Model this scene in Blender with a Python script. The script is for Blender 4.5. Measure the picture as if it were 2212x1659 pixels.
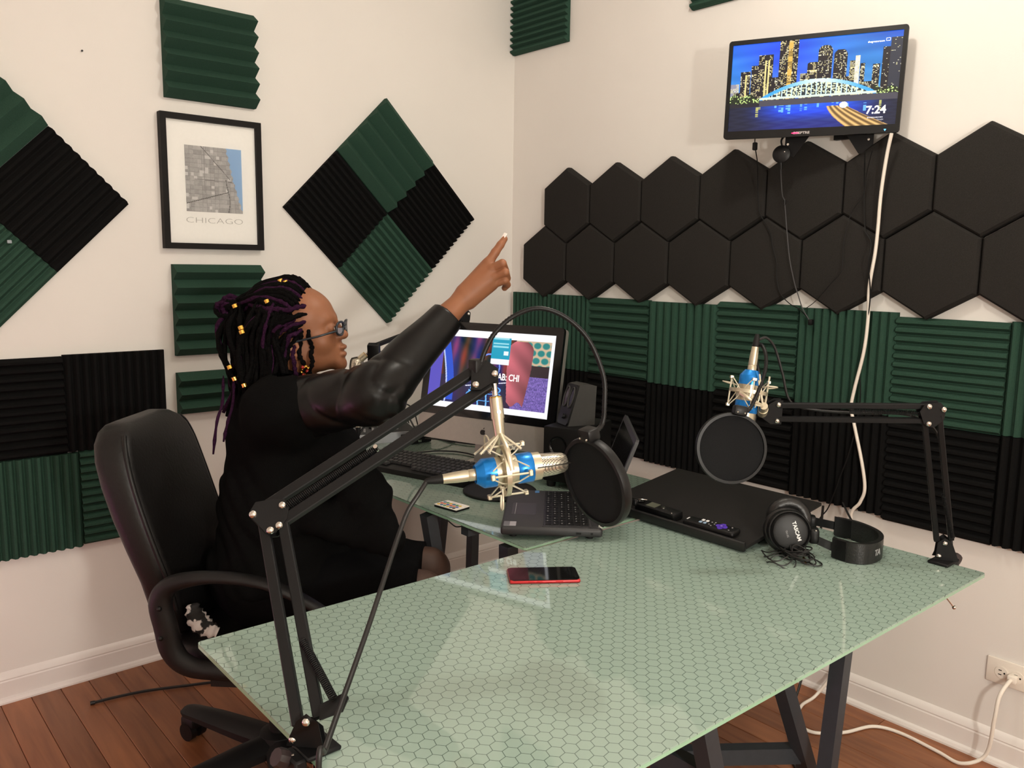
import bpy, bmesh, math, random
import numpy as np
from mathutils import Vector, Matrix, Euler

for o in list(bpy.data.objects):
    bpy.data.objects.remove(o, do_unlink=True)
SC = bpy.context.scene
COL = SC.collection
random.seed(7)
PI = math.pi

# ------------------------------------------------------------------ camera
# room corner at the origin; wall_left is y = 0 (x < 0), wall_right is x = 0 (y < 0); metres
cam = bpy.data.cameras.new('camera')
camo = bpy.data.objects.new('camera', cam)
COL.objects.link(camo)
cam.sensor_width = 36.0
cam.lens = 36.0 * 1798.46 / 2212.0
cam.clip_start = 0.02
_yaw, _pit, _rol = 0.7139, -0.1428, 0.0140
_f = Vector((math.sin(_yaw) * math.cos(_pit), math.cos(_yaw) * math.cos(_pit), math.sin(_pit)))
_r = Vector((math.cos(_yaw), -math.sin(_yaw), 0))
_u = _r.cross(_f)
_r2 = _r * math.cos(_rol) + _u * math.sin(_rol)
_u2 = -_r * math.sin(_rol) + _u * math.cos(_rol)
camo.matrix_world = Matrix(((_r2.x, _u2.x, -_f.x, -2.4489), (_r2.y, _u2.y, -_f.y, -2.8392), (_r2.z, _u2.z, -_f.z, 1.3603), (0, 0, 0, 1)))
SC.camera = camo

# ------------------------------------------------------------------ world, lights, exposure
W = bpy.data.worlds.new('world')
SC.world = W
W.use_nodes = True
W.node_tree.nodes['Background'].inputs[0].default_value = (0.9, 0.85, 0.8, 1)
W.node_tree.nodes['Background'].inputs[1].default_value = 0.02
SC.view_settings.view_transform = 'Standard'
SC.view_settings.look = 'None'
SC.view_settings.exposure = -0.16
SC.view_settings.gamma = 1.0
SC.view_settings.use_curve_mapping = False
CEIL_LAMP = (-0.95, -1.75, 2.50)      # bulb of the ceiling lamp above the desks
FLOOR_LAMP = (-2.20, -3.98, 1.45)     # bulb of the floor lamp behind the camera
LED_BAR = (-3.15, -0.55, 0.35)        # magenta mood light left of the frame
FILL_LAMP = (-3.05, -2.95, 2.50)      # added fill light, unseen behind and left of the camera
CEIL_W, FLOOR_W, FILL_W, LED_W = 24.0, 118.0, 3.0, 7.0


def lamp_light(name, loc, watts, color, radius):
    l = bpy.data.lights.new(name, 'POINT')
    l.energy = watts
    l.color = color
    l.shadow_soft_size = radius
    o = bpy.data.objects.new(name, l)
    o.location = loc
    COL.objects.link(o)
    return o


lamp_light('ceiling_lamp_light', CEIL_LAMP, CEIL_W, (1.0, 0.945, 0.85), 0.06)
lamp_light('floor_lamp_light', FLOOR_LAMP, FLOOR_W, (1.0, 0.955, 0.87), 0.07)
lamp_light('added_fill_light', FILL_LAMP, FILL_W, (1.0, 0.94, 0.86), 0.08)  # fill added to even out the walls
lamp_light('led_bar_light', LED_BAR, LED_W, (0.95, 0.27, 0.60), 0.15)


# ------------------------------------------------------------------ helpers
def lin(c):
    c = c / 255.0
    return c / 12.92 if c <= 0.04045 else ((c + 0.055) / 1.055) ** 2.4


def rgb(r, g, b):
    return (lin(r), lin(g), lin(b), 1.0)


MATS = {}


def mat(name, col, rough=0.5, metal=0.0, spec=0.5, bump=None, var=None, coat=0.0, emit=None, es=0.0, trans=0.0, sheen=0.0, ior=None, alpha=None):
    """principled material with a noise driven tint (var = scale, amount) and relief (bump = scale, strength)"""
    if name in MATS:
        return MATS[name]
    m = bpy.data.materials.new(name)
    m.use_nodes = True
    nt = m.node_tree
    b = nt.nodes['Principled BSDF']
    b.inputs['Base Color'].default_value = col
    b.inputs['Roughness'].default_value = rough
    b.inputs['Metallic'].default_value = metal
    b.inputs['Specular IOR Level'].default_value = spec
    if coat:
        b.inputs['Coat Weight'].default_value = coat
        b.inputs['Coat Roughness'].default_value = 0.05
    if trans:
        b.inputs['Transmission Weight'].default_value = trans
    if ior:
        b.inputs['IOR'].default_value = ior
    if sheen:
        b.inputs['Sheen Weight'].default_value = sheen
    if alpha is not None:
        b.inputs['Alpha'].default_value = alpha
    if emit:
        b.inputs['Emission Color'].default_value = emit
        b.inputs['Emission Strength'].default_value = es
    tc = nt.nodes.new('ShaderNodeTexCoord')
    if var is None:
        var = (30.0, 0.06)
    n = nt.nodes.new('ShaderNodeTexNoise')
    n.inputs['Scale'].default_value = var[0]
    n.inputs['Detail'].default_value = 4.0
    nt.links.new(tc.outputs['Object'], n.inputs['Vector'])
    mp = nt.nodes.new('ShaderNodeMapRange')
    mp.inputs[1].default_value = 0.3
    mp.inputs[2].default_value = 0.7
    mp.inputs[3].default_value = 1.0 - var[1]
    mp.inputs[4].default_value = 1.0 + var[1]
    nt.links.new(n.outputs['Fac'], mp.inputs[0])
    vm = nt.nodes.new('ShaderNodeVectorMath')
    vm.operation = 'SCALE'
    vm.inputs[0].default_value = col[:3]
    nt.links.new(mp.outputs[0], vm.inputs['Scale'])
    nt.links.new(vm.outputs[0], b.inputs['Base Color'])
    if bump:
        n2 = nt.nodes.new('ShaderNodeTexNoise')
        n2.inputs['Scale'].default_value = bump[0]
        n2.inputs['Detail'].default_value = 3.0
        nt.links.new(tc.outputs['Object'], n2.inputs['Vector'])
        bp = nt.nodes.new('ShaderNodeBump')
        bp.inputs['Strength'].default_value = bump[1]
        bp.inputs['Distance'].default_value = 0.003
        nt.links.new(n2.outputs['Fac'], bp.inputs['Height'])
        nt.links.new(bp.outputs['Normal'], b.inputs['Normal'])
    MATS[name] = m
    return m


def V(*a):
    return Vector(a if len(a) > 1 else a[0])


def frame(o, x, z):
    """matrix with origin o, x axis x and z axis close to z"""
    x = V(x).normalized()
    z = V(z)
    y = z.cross(x).normalized()
    z = x.cross(y)
    o = V(o)
    return Matrix(((x.x, y.x, z.x, o.x), (x.y, y.y, z.y, o.y), (x.z, y.z, z.z, o.z), (0, 0, 0, 1)))


def spline(pts, k=8, closed=False):
    P = [V(p) for p in pts]
    n = len(P)
    out = []
    rng = range(n) if closed else range(n - 1)
    for i in rng:
        p1, p2 = P[i], P[(i + 1) % n]
        p0 = P[i - 1] if (i > 0 or closed) else p1 * 2 - p2
        p3 = P[(i + 2) % n] if (i + 2 < n or closed) else p2 * 2 - p1
        for j in range(k):
            t = j / k
            out.append(0.5 * ((2 * p1) + (p2 - p0) * t + (2 * p0 - 5 * p1 + 4 * p2 - p3) * t * t + (3 * p1 - p0 - 3 * p2 + p3) * t ** 3))
    if not closed:
        out.append(P[-1])
    return out


class G:
    def __init__(s):
        s.v, s.f = [], []

    def add(s, vs, fs, M=None):
        k = len(s.v)
        if M is not None:
            vs = [M @ V(v) for v in vs]
        s.v += [tuple(v) for v in vs]
        s.f += [tuple(i + k for i in f) for f in fs]
        return s

    def box(s, c, d, M=None):
        x, y, z = c
        a, b, e = d[0] / 2, d[1] / 2, d[2] / 2
        vs = [(x + i * a, y + j * b, z + k * e) for i in (-1, 1) for j in (-1, 1) for k in (-1, 1)]
        return s.add(vs, [(0, 1, 3, 2), (4, 6, 7, 5), (0, 4, 5, 1), (2, 3, 7, 6), (0, 2, 6, 4), (1, 5, 7, 3)], M)

    def rbox(s, c, d, r, seg=2, M=None):
        bm = bmesh.new()
        bmesh.ops.create_cube(bm, size=1.0)
        for v in bm.verts:
            v.co = Vector((v.co.x * d[0], v.co.y * d[1], v.co.z * d[2])) + V(c)
        bmesh.ops.bevel(bm, geom=list(bm.edges), offset=min(r, min(d) * 0.49), segments=seg, profile=0.5, affect='EDGES')
        bm.verts.index_update()
        s.add([v.co.copy() for v in bm.verts], [[v.index for v in f.verts] for f in bm.faces], M)
        bm.free()
        return s

    def cyl(s, p0, p1, r0, r1=None, n=16, M=None):
        return s.tube([p0, p1], [r0, r0 if r1 is None else r1], n, M=M)

    def tube(s, pts, r, n=8, closed=False, M=None, flat=1.0, up=None):
        P = [V(p) for p in pts]
        m = len(P)
        R = list(r) if isinstance(r, (list, tuple)) else [r] * m
        T = []
        for i in range(m):
            if closed:
                d = P[(i + 1) % m] - P[i - 1]
            else:
                d = P[min(i + 1, m - 1)] - P[max(i - 1, 0)]
            T.append(d.normalized() if d.length > 1e-9 else Vector((0, 0, 1)))
        a = V(up) if up is not None else (Vector((0, 0, 1)) if abs(T[0].z) < 0.9 else Vector((1, 0, 0)))
        N = (a - T[0] * a.dot(T[0])).normalized()
        vs, fs = [], []
        for i in range(m):
            if up is not None:
                a = V(up)
                N = (a - T[i] * a.dot(T[i])).normalized()
            elif i:
                N = (N - T[i] * N.dot(T[i]))
                N = N.normalized() if N.length > 1e-6 else T[i].orthogonal().normalized()
            B = T[i].cross(N)
            for j in range(n):
                q = 2 * PI * (j + 0.5) / n
                vs.append(P[i] + N * (math.cos(q) * R[i]) + B * (math.sin(q) * R[i] * (flat[i] if isinstance(flat, list) else flat)))
        for i in range(m if closed else m - 1):
            for j in range(n):
                k = (i + 1) % m
                fs.append((i * n + j, i * n + (j + 1) % n, k * n + (j + 1) % n, k * n + j))
        if not closed:
            fs.append(tuple(reversed(range(n))))
            fs.append(tuple((m - 1) * n + j for j in range(n)))
        return s.add(vs, fs, M)

    def lathe(s, prof, n=32, M=None):
        vs, fs = [], []
        for (r, z) in prof:
            for j in range(n):
                q = 2 * PI * j / n
                vs.append((r * math.cos(q), r * math.sin(q), z))
        m = len(prof)
        for i in range(m - 1):
            for j in range(n):
                fs.append((i * n + j, i * n + (j + 1) % n, (i + 1) * n + (j + 1) % n, (i + 1) * n + j))
        if prof[0][0] > 1e-5:
            fs.append(tuple(reversed(range(n))))
        if prof[-1][0] > 1e-5:
            fs.append(tuple((m - 1) * n + j for j in range(n)))
        return s.add(vs, fs, M)

    def prism(s, poly, z0, z1, M=None):
        n = len(poly)
        vs = [(p[0], p[1], z0) for p in poly] + [(p[0], p[1], z1) for p in poly]
        fs = [tuple(reversed(range(n))), tuple(range(n, 2 * n))] + [(i, (i + 1) % n, n + (i + 1) % n, n + i) for i in range(n)]
        return s.add(vs, fs, M)

    def ball(s, c, r, n=16, M=None):
        if not isinstance(r, (list, tuple)):
            r = (r, r, r)
        h = n // 2
        vs, fs = [], []
        for i in range(h + 1):
            a = PI * i / h
            for j in range(n):
                q = 2 * PI * j / n
                vs.append((c[0] + r[0] * math.sin(a) * math.cos(q), c[1] + r[1] * math.sin(a) * math.sin(q), c[2] - r[2] * math.cos(a)))
        for i in range(h):
            for j in range(n):
                fs.append((i * n + j, i * n + (j + 1) % n, (i + 1) * n + (j + 1) % n, (i + 1) * n + j))
        return s.add(vs, fs, M)


ROOTM = {}


def link(o, parent=None):
    COL.objects.link(o)
    if parent is not None:
        o.parent = parent
    return o


def obj(name, g, m, parent=None, angle=38, M=None, merge=True):
    """one mesh object; geometry is given in world space (or through M) and stored relative to its thing"""
    me = bpy.data.meshes.new(name)
    vs = g.v
    root = parent
    while root is not None and root not in ROOTM:
        root = root.parent
    inv = ROOTM[root].inverted() if root is not None else None
    if M is not None:
        vs = [M @ V(v) for v in vs]
    if inv is not None:
        vs = [inv @ V(v) for v in vs]
    me.from_pydata([tuple(v) for v in vs], [], g.f)
    if merge:
        bm = bmesh.new()
        bm.from_mesh(me)
        bmesh.ops.remove_doubles(bm, verts=bm.verts, dist=1e-6)
        bmesh.ops.recalc_face_normals(bm, faces=bm.faces)
        bm.to_mesh(me)
        bm.free()
    me.materials.append(m)
    for p in me.polygons:
        p.use_smooth = True
    if angle < 180:
        me.set_sharp_from_angle(angle=math.radians(angle))
    o = bpy.data.objects.new(name, me)
    return link(o, parent)


def tag(o, label, cat, group=None):
    o['label'] = label
    o['category'] = cat
    if group:
        o['group'] = group
    return o


def struct(o):
    o['kind'] = 'structure'
    return o


def thing(name, label, cat, loc, rotz=0.0, group=None, M=None):
    o = bpy.data.objects.new(name, None)
    o.empty_display_size = 0.05
    m = M if M is not None else Matrix.Translation(V(loc)) @ Matrix.Rotation(rotz, 4, 'Z')
    o.matrix_world = m
    ROOTM[o] = m.copy()
    COL.objects.link(o)
    return tag(o, label, cat, group)


def text(name, s, size, M, m, parent, ext=0.0004, align='CENTER', spacing=1.0, shear=0.0, sx=1.0, offset=0.0):
    """flat lettering as a mesh lying in the xy plane of M"""
    cu = bpy.data.curves.new('lettering', 'FONT')
    cu.body = s
    cu.size = size
    cu.extrude = ext
    cu.align_x = align
    cu.align_y = 'CENTER'
    cu.space_character = spacing
    cu.shear = shear
    cu.offset = offset
    cu.resolution_u = 3
    t = bpy.data.objects.new('lettering', cu)
    COL.objects.link(t)
    bpy.context.view_layer.update()
    me = bpy.data.meshes.new_from_object(t.evaluated_get(bpy.context.evaluated_depsgraph_get()))
    COL.objects.unlink(t)
    g = G()
    g.add([(v.co.x * sx, v.co.y, v.co.z) for v in me.vertices], [tuple(p.vertices) for p in me.polygons])
    bpy.data.objects.remove(t)
    return obj(name, g, m, parent, angle=10, M=M, merge=False)


def attr_mat(name, emit, rough=0.4, coat=0.0):
    """colour comes from the print's own colour attribute; emit > 0 for lit screens"""
    m = bpy.data.materials.new(name)
    m.use_nodes = True
    nt = m.node_tree
    b = nt.nodes['Principled BSDF']
    a = nt.nodes.new('ShaderNodeVertexColor')
    a.layer_name = 'print'
    if emit:
        b.inputs['Base Color'].default_value = (0.01, 0.01, 0.01, 1)
        nt.links.new(a.outputs[0], b.inputs['Emission Color'])
        b.inputs['Emission Strength'].default_value = emit
    else:
        nt.links.new(a.outputs[0], b.inputs['Base Color'])
    b.inputs['Roughness'].default_value = rough
    if coat:
        b.inputs['Coat Weight'].default_value = coat
    return m


def picture(name, w, h, nx, ny, fn, M, m, parent):
    """flat print of nx by ny cells in the xy plane of M, centred; fn(u, v) gives sRGB 0..255"""
    xs = np.linspace(-w / 2, w / 2, nx + 1)
    ys = np.linspace(-h / 2, h / 2, ny + 1)
    gx, gy = np.meshgrid(xs, ys)
    vs = np.stack([gx.ravel(), gy.ravel(), np.zeros(gx.size)], 1)
    root = parent
    while root not in ROOTM:
        root = root.parent
    MM = np.array(ROOTM[root].inverted() @ M)
    vs = vs @ MM[:3, :3].T + MM[:3, 3]
    i = (np.arange(ny)[:, None] * (nx + 1) + np.arange(nx)[None, :]).ravel()
    fs = np.stack([i, i + 1, i + nx + 2, i + nx + 1], 1)
    me = bpy.data.meshes.new(name)
    me.from_pydata(vs.tolist(), [], fs.tolist())
    u = (np.arange(nx) + 0.5) / nx
    v = (np.arange(ny) + 0.5) / ny
    U, Vv = np.meshgrid(u, v)
    c = np.clip(fn(U, Vv), 0, 255) / 255.0
    c = np.where(c <= 0.04045, c / 12.92, ((c + 0.055) / 1.055) ** 2.4)
    c = c.reshape(-1, 3)
    c4 = np.concatenate([c, np.ones((len(c), 1))], 1)
    ca = me.color_attributes.new('print', 'FLOAT_COLOR', 'CORNER')
    ca.data.foreach_set('color', np.repeat(c4, 4, 0).ravel().astype(np.float32))
    me.materials.append(m)
    return link(bpy.data.objects.new(name, me), parent)


def copy_tree(o, parent=None):
    c = o.copy()
    COL.objects.link(c)
    if parent is not None:
        c.parent = parent
    for ch in o.children:
        copy_tree(ch, c)
    return c


# ------------------------------------------------------------------ room shell
RX, RY, RZ = -4.4, -4.6, 2.72
m_wall = mat('wall_paint', rgb(233, 229, 223), 0.55, bump=(260, 0.05), var=(3.0, 0.015), spec=0.3)
m_ceil = mat('ceiling_paint', rgb(238, 234, 226), 0.8, var=(4.0, 0.02))
m_trim = mat('trim_paint', rgb(234, 229, 224), 0.35, var=(8.0, 0.02), spec=0.4)


def wood_mat():
    m = bpy.data.materials.new('oak_floor')
    m.use_nodes = True
    nt = m.node_tree
    b = nt.nodes['Principled BSDF']
    b.inputs['Roughness'].default_value = 0.42
    tc = nt.nodes.new('ShaderNodeTexCoord')
    oi = nt.nodes.new('ShaderNodeObjectInfo')
    mp = nt.nodes.new('ShaderNodeMapping')
    mp.inputs['Scale'].default_value = (30, 2.2, 10)
    nt.links.new(tc.outputs['Object'], mp.inputs[0])
    ad = nt.nodes.new('ShaderNodeVectorMath')
    ad.operation = 'ADD'
    nt.links.new(mp.outputs[0], ad.inputs[0])
    sc = nt.nodes.new('ShaderNodeMath')
    sc.operation = 'MULTIPLY'
    sc.inputs[1].default_value = 37.0
    nt.links.new(oi.outputs['Random'], sc.inputs[0])
    nt.links.new(sc.outputs[0], ad.inputs[1])
    n = nt.nodes.new('ShaderNodeTexNoise')
    n.inputs['Scale'].default_value = 1.0
    n.inputs['Detail'].default_value = 6
    n.inputs['Distortion'].default_value = 0.6
    nt.links.new(ad.outputs[0], n.inputs['Vector'])
    cr = nt.nodes.new('ShaderNodeValToRGB')
    cr.color_ramp.elements[0].position = 0.25
    cr.color_ramp.elements[0].color = rgb(120, 70, 40)
    cr.color_ramp.elements[1].position = 0.8
    cr.color_ramp.elements[1].color = rgb(172, 112, 74)
    nt.links.new(n.outputs['Fac'], cr.inputs[0])
    mr = nt.nodes.new('ShaderNodeMapRange')
    mr.inputs[3].default_value = 0.78
    mr.inputs[4].default_value = 1.15
    nt.links.new(oi.outputs['Random'], mr.inputs[0])
    mul = nt.nodes.new('ShaderNodeVectorMath')
    mul.operation = 'SCALE'
    nt.links.new(cr.outputs[0], mul.inputs[0])
    nt.links.new(mr.outputs[0], mul.inputs['Scale'])
    nt.links.new(mul.outputs[0], b.inputs['Base Color'])
    bp = nt.nodes.new('ShaderNodeBump')
    bp.inputs['Strength'].default_value = 0.08
    bp.inputs['Distance'].default_value = 0.002
    nt.links.new(n.outputs['Fac'], bp.inputs['Height'])
    nt.links.new(bp.outputs[0], b.inputs['Normal'])
    return m


m_wood = wood_mat()
m_sub = mat('floor_joint', rgb(52, 30, 18), 0.8)
floor = struct(obj('floor', G().box((RX / 2, RY / 2, -0.03), (-RX, -RY, 0.05)), m_sub))
ROOTM[floor] = Matrix.Identity(4)
pw = 0.0825
plank_meshes = []
for L in (0.9, 1.2, 1.5):
    g = G()
    a, l, c = pw / 2 - 0.0006, L / 2 - 0.0006, 0.0015
    g.add([(-a, -l, -0.005), (a, -l, -0.005), (a, l, -0.005), (-a, l, -0.005), (-a, -l, -c), (a, -l, -c), (a, l, -c), (-a, l, -c), (-a + c, -l + c, 0), (a - c, -l + c, 0), (a - c, l - c, 0), (-a + c, l - c, 0)],
          [(0, 1, 5, 4), (1, 2, 6, 5), (2, 3, 7, 6), (3, 0, 4, 7), (4, 5, 9, 8), (5, 6, 10, 9), (6, 7, 11, 10), (7, 4, 8, 11), (8, 9, 10, 11)])
    me = bpy.data.meshes.new('plank')
    me.from_pydata(g.v, [], g.f)
    me.materials.append(m_wood)
    plank_meshes.append((L, me))
rr = random.Random(3)
ix = 0
x = -pw / 2
while x > RX:
    y = -rr.random() * 0.8
    first = True
    y = 0.0
    while y > RY:
        L, me = rr.choice(plank_meshes)
        if first:
            L, me = plank_meshes[ix % 3]
            first = False
        if y - L < RY - 0.3:
            L, me = plank_meshes[0]
        o = bpy.data.objects.new('plank', me)
        o.location = (x, max(y - L / 2, RY + L / 2), 0)
        link(o, floor)
        y -= L
    x -= pw
    ix += 1
struct(obj('ceiling', G().box((RX / 2, RY / 2, RZ + 0.05), (-RX, -RY, 0.1)), m_ceil))
struct(obj('wall_left', G().box((RX / 2, 0.05, RZ / 2), (-RX, 0.1, RZ)), m_wall))
struct(obj('wall_right', G().box((0.05, RY / 2 + 0.05, RZ / 2), (0.1, -RY + 0.1, RZ)), m_wall))
struct(obj('wall_back', G().box((RX / 2, RY - 0.05, RZ / 2), (-RX, 0.1, RZ)), m_wall))
struct(obj('wall_far_left', G().box((RX - 0.05, RY / 2, RZ / 2), (0.1, -RY, RZ)), m_wall))

# baseboards: board, moulded cap and shoe in one profile (distance from wall, height)
bbp = [(0, 0), (0.024, 0), (0.024, 0.006), (0.020, 0.014), (0.013, 0.018), (0.013, 0.066), (0.011, 0.070), (0.012, 0.074), (0.010, 0.082), (0.005, 0.090), (0.0, 0.095)]
struct(obj('baseboard_left', G().prism(bbp, 0.0, -RX - 0.0, Matrix(((0, 0, -1, 0), (-1, 0, 0, 0), (0, 1, 0, 0), (0, 0, 0, 1)))), m_trim, angle=25))
struct(obj('baseboard_right', G().prism(bbp, 0.0, -RY - 0.0, Matrix(((-1, 0, 0, 0), (0, 0, -1, 0), (0, 1, 0, 0), (0, 0, 0, 1)))), m_trim, angle=25))

# ------------------------------------------------------------------ room lamps and one added fill pendant
m_white_metal = mat('lamp_white', rgb(235, 232, 225), 0.4)
m_bulb = mat('bulb_glow', rgb(255, 240, 210), 0.4, emit=(1, 0.85, 0.6, 1), es=6.0)
t = thing('ceiling_lamp', 'white pendant ceiling lamp with a bare bulb above the desks', 'lamp', (CEIL_LAMP[0], CEIL_LAMP[1], RZ))
obj('canopy', G().lathe([(0.0, RZ - 0.001), (0.07, RZ - 0.001), (0.065, RZ - 0.02), (0.012, RZ - 0.03), (0.008, RZ - 0.05), (0, RZ - 0.05)], 24, Matrix.Translation((CEIL_LAMP[0], CEIL_LAMP[1], 0))), m_white_metal, t)
obj('socket', G().lathe([(0.0, CEIL_LAMP[2] + 0.19), (0.008, CEIL_LAMP[2] + 0.19), (0.008, CEIL_LAMP[2] + 0.15), (0.02, CEIL_LAMP[2] + 0.145), (0.02, CEIL_LAMP[2] + 0.115), (0, CEIL_LAMP[2] + 0.115)], 20, Matrix.Translation((CEIL_LAMP[0], CEIL_LAMP[1], 0))), m_white_metal, t)
obj('bulb', G().ball((CEIL_LAMP[0], CEIL_LAMP[1], CEIL_LAMP[2] + 0.092), (0.028, 0.028, 0.03), 16), m_bulb, t)
t = thing('ceiling_lamp', 'added white pendant fill lamp with a bare bulb, unseen behind the viewer', 'lamp', (FILL_LAMP[0], FILL_LAMP[1], RZ))  # unseen fixture added to go with the fill light
TB = Matrix.Translation((FILL_LAMP[0], FILL_LAMP[1], 0))
obj('canopy', G().lathe([(0.0, RZ - 0.001), (0.07, RZ - 0.001), (0.065, RZ - 0.02), (0.012, RZ - 0.03), (0.008, RZ - 0.05), (0, RZ - 0.05)], 24, TB), m_white_metal, t)
obj('socket', G().lathe([(0.0, FILL_LAMP[2] + 0.19), (0.008, FILL_LAMP[2] + 0.19), (0.008, FILL_LAMP[2] + 0.15), (0.02, FILL_LAMP[2] + 0.145), (0.02, FILL_LAMP[2] + 0.125), (0, FILL_LAMP[2] + 0.125)], 20, TB), m_white_metal, t)
obj('bulb', G().ball((FILL_LAMP[0], FILL_LAMP[1], FILL_LAMP[2] + 0.110), (0.026, 0.026, 0.026), 16), m_bulb, t)
t = thing('floor_lamp', 'slim floor lamp with a bare bulb standing behind the viewer', 'lamp', (FLOOR_LAMP[0], FLOOR_LAMP[1], 0))
TL = Matrix.Translation((FLOOR_LAMP[0], FLOOR_LAMP[1], 0))
obj('base', G().lathe([(0, 0.0), (0.14, 0.0), (0.14, 0.015), (0.02, 0.03), (0, 0.03)], 28, TL), m_white_metal, t)
obj('pole', G().cyl((0, 0, 0.025), (0, 0, FLOOR_LAMP[2] - 0.16), 0.011, n=14, M=TL), m_white_metal, t)
obj('bulb', G().ball((0, 0, FLOOR_LAMP[2] - 0.125), (0.03, 0.03, 0.04), 16, TL), m_bulb, t)
t = thing('led_bar', 'short magenta LED mood light standing by the wall', 'lamp', (LED_BAR[0] - 0.25, LED_BAR[1] + 0.25, 0))
TL = Matrix.Translation((LED_BAR[0] - 0.25, LED_BAR[1] + 0.25, 0))
obj('base', G().lathe([(0, 0), (0.06, 0), (0.06, 0.01), (0, 0.012)], 24, TL), m_white_metal, t)
obj('tube', G().cyl((0, 0, 0.01), (0, 0, 0.6), 0.012, n=14, M=TL), mat('led_tube', rgb(255, 120, 190), 0.4, emit=(1, 0.25, 0.55, 1), es=3.0), t)

# ------------------------------------------------------------------ acoustic foam
FT = 0.3048
m_green = mat('green_foam', rgb(48, 76, 63), 0.95, bump=(900, 0.5), var=(420, 0.16), spec=0.15)
m_black = mat('black_foam', rgb(19, 19, 19), 0.97, bump=(900, 0.5), var=(420, 0.2), spec=0.1)
m_char = mat('charcoal_foam', rgb(46, 44, 42), 0.97, bump=(1100, 0.5), var=(500, 0.2), spec=0.1)


def ridged_tile(name, o, a, b, nrm, la, lb, n, base, h, m, label, group):
    """tile with n wedges repeated along axis a, each running along axis b; o is a corner on the wall"""
    a, b, nrm, o = V(a), V(b), V(nrm), V(o)
    prof = []
    for i in range(n):
        prof += [(la * i / n, base), (la * (i + 0.49) / n, base + h), (la * (i + 0.51) / n, base + h)]
    prof.append((la, base))
    if n >= 8:
        prof = []
        for i in range(n):
            prof += [(la * (i + 0.06) / n, base), (la * (i + 0.36) / n, base + h), (la * (i + 0.64) / n, base + h), (la * (i + 0.94) / n, base)]
        prof = [(0, base)] + prof + [(la, base)]
    poly = [(0, 0)] + prof + [(la, 0)]
    M = Matrix(((a.x, nrm.x, b.x, o.x), (a.y, nrm.y, b.y, o.y), (a.z, nrm.z, b.z, o.z), (0, 0, 0, 1)))
    g = G().prism(poly, 0.0, lb, M)
    return tag(obj(name, g, m, angle=30), label, 'foam tile', group)


XW, YW, ZW = Vector((1, 0, 0)), Vector((0, 1, 0)), Vector((0, 0, 1))
gap = 0.0012


def right_tile(y0, y1, z0, z1, vertical, m, label, group, n=12, base=0.012, h=0.014):
    """y0 > y1; ridges vertical or horizontal"""
    w, hh = y0 - y1 - gap, z1 - z0 - gap
    if vertical:
        return ridged_tile('foam_tile', (-0.0005, y0, z0), -YW, ZW, -XW, w, hh, n, base, h, m, label, group)
    return ridged_tile('foam_tile', (-0.0005, y0, z0), ZW, -YW, -XW, hh, w, n, base, h, m, label, group)


def left_tile(x0, x1, z0, z1, vertical, m, label, group, n=12, base=0.012, h=0.014):
    w, hh = x1 - x0 - gap, z1 - z0 - gap
    if vertical:
        return ridged_tile('foam_tile', (x0, -0.0005, z0), XW, ZW, -YW, w, hh, n, base, h, m, label, group)
    return ridged_tile('foam_tile', (x0, -0.0005, z0), ZW, XW, -YW, hh, w, n, base, h, m, label, group)


gr = 'green foam tiles in the row below the hexagons'
rows = [
    (-0.030, -0.204, 1.241, True, 7, 'narrow cut green foam strip in the corner behind the computer screen'),
    (-0.204, -0.509, 1.238, True, 12, 'green foam tile with upright grooves directly right of the computer screen top'),
    (-0.509, -0.810, 1.235, False, 10, 'green foam tile with level grooves, framed by the nearer gooseneck loop'),
    (-0.810, -1.120, 1.232, True, 9, 'green foam tile with upright grooves left of the upright blue microphone'),
    (-1.120, -1.425, 1.244, False, 11, 'green foam tile with level grooves behind the upright blue microphone'),
    (-1.425, -1.739, 1.238, True, 12, 'green foam tile with upright grooves crossed by the white cable'),
    (-1.739, -2.039, 1.226, False, 12, 'green foam tile with level grooves above the elbow of the far boom arm'),
    (-2.039, -2.344, 1.230, True, 12, 'green foam tile with upright grooves at the right edge of the picture'),
]
for y0, y1, zt, vert, n, lab in rows:
    right_tile(y0, y1, zt - FT, zt, vert, m_green, lab, gr, n)
gr = 'black foam tiles in the row along the desks'
brows = [
    (-0.030, -0.204, True, 7, 'narrow cut black foam strip in the corner behind the computer'),
    (-0.204, -0.509, True, 12, 'black foam tile behind the small desktop speaker'),
    (-0.509, -0.810, False, 10, 'black foam tile with level grooves behind the open laptop lid'),
    (-0.810, -1.120, True, 12, 'black foam tile just left of the far round pop filter'),
    (-1.120, -1.425, False, 11, 'black foam tile with level grooves just right of the far pop filter'),
    (-1.425, -1.739, True, 12, 'black foam tile crossed by the lower bend of the white cable'),
    (-1.739, -2.039, False, 12, 'black foam tile with level grooves behind the upright post of the far boom arm'),
    (-2.039, -2.344, True, 12, 'black foam tile at the right edge of the picture'),
]
for i, (y0, y1, vert, n, lab) in enumerate(brows):
    zt = rows[i][2] - FT - 0.001
    right_tile(y0, y1, zt - FT, zt, vert, m_black, lab, gr, n)
right_tile(-0.004, -0.338, 2.246, 2.246 + FT, False, m_green, 'green foam tile high up in the room corner', 'green foam tiles near the ceiling', 12, 0.014, 0.016)
right_tile(-0.945, -1.25, 2.236, 2.236 + FT, False, m_green, 'green foam tile cut off by the top edge above the television', 'green foam tiles near the ceiling', 12, 0.012, 0.014)

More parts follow.
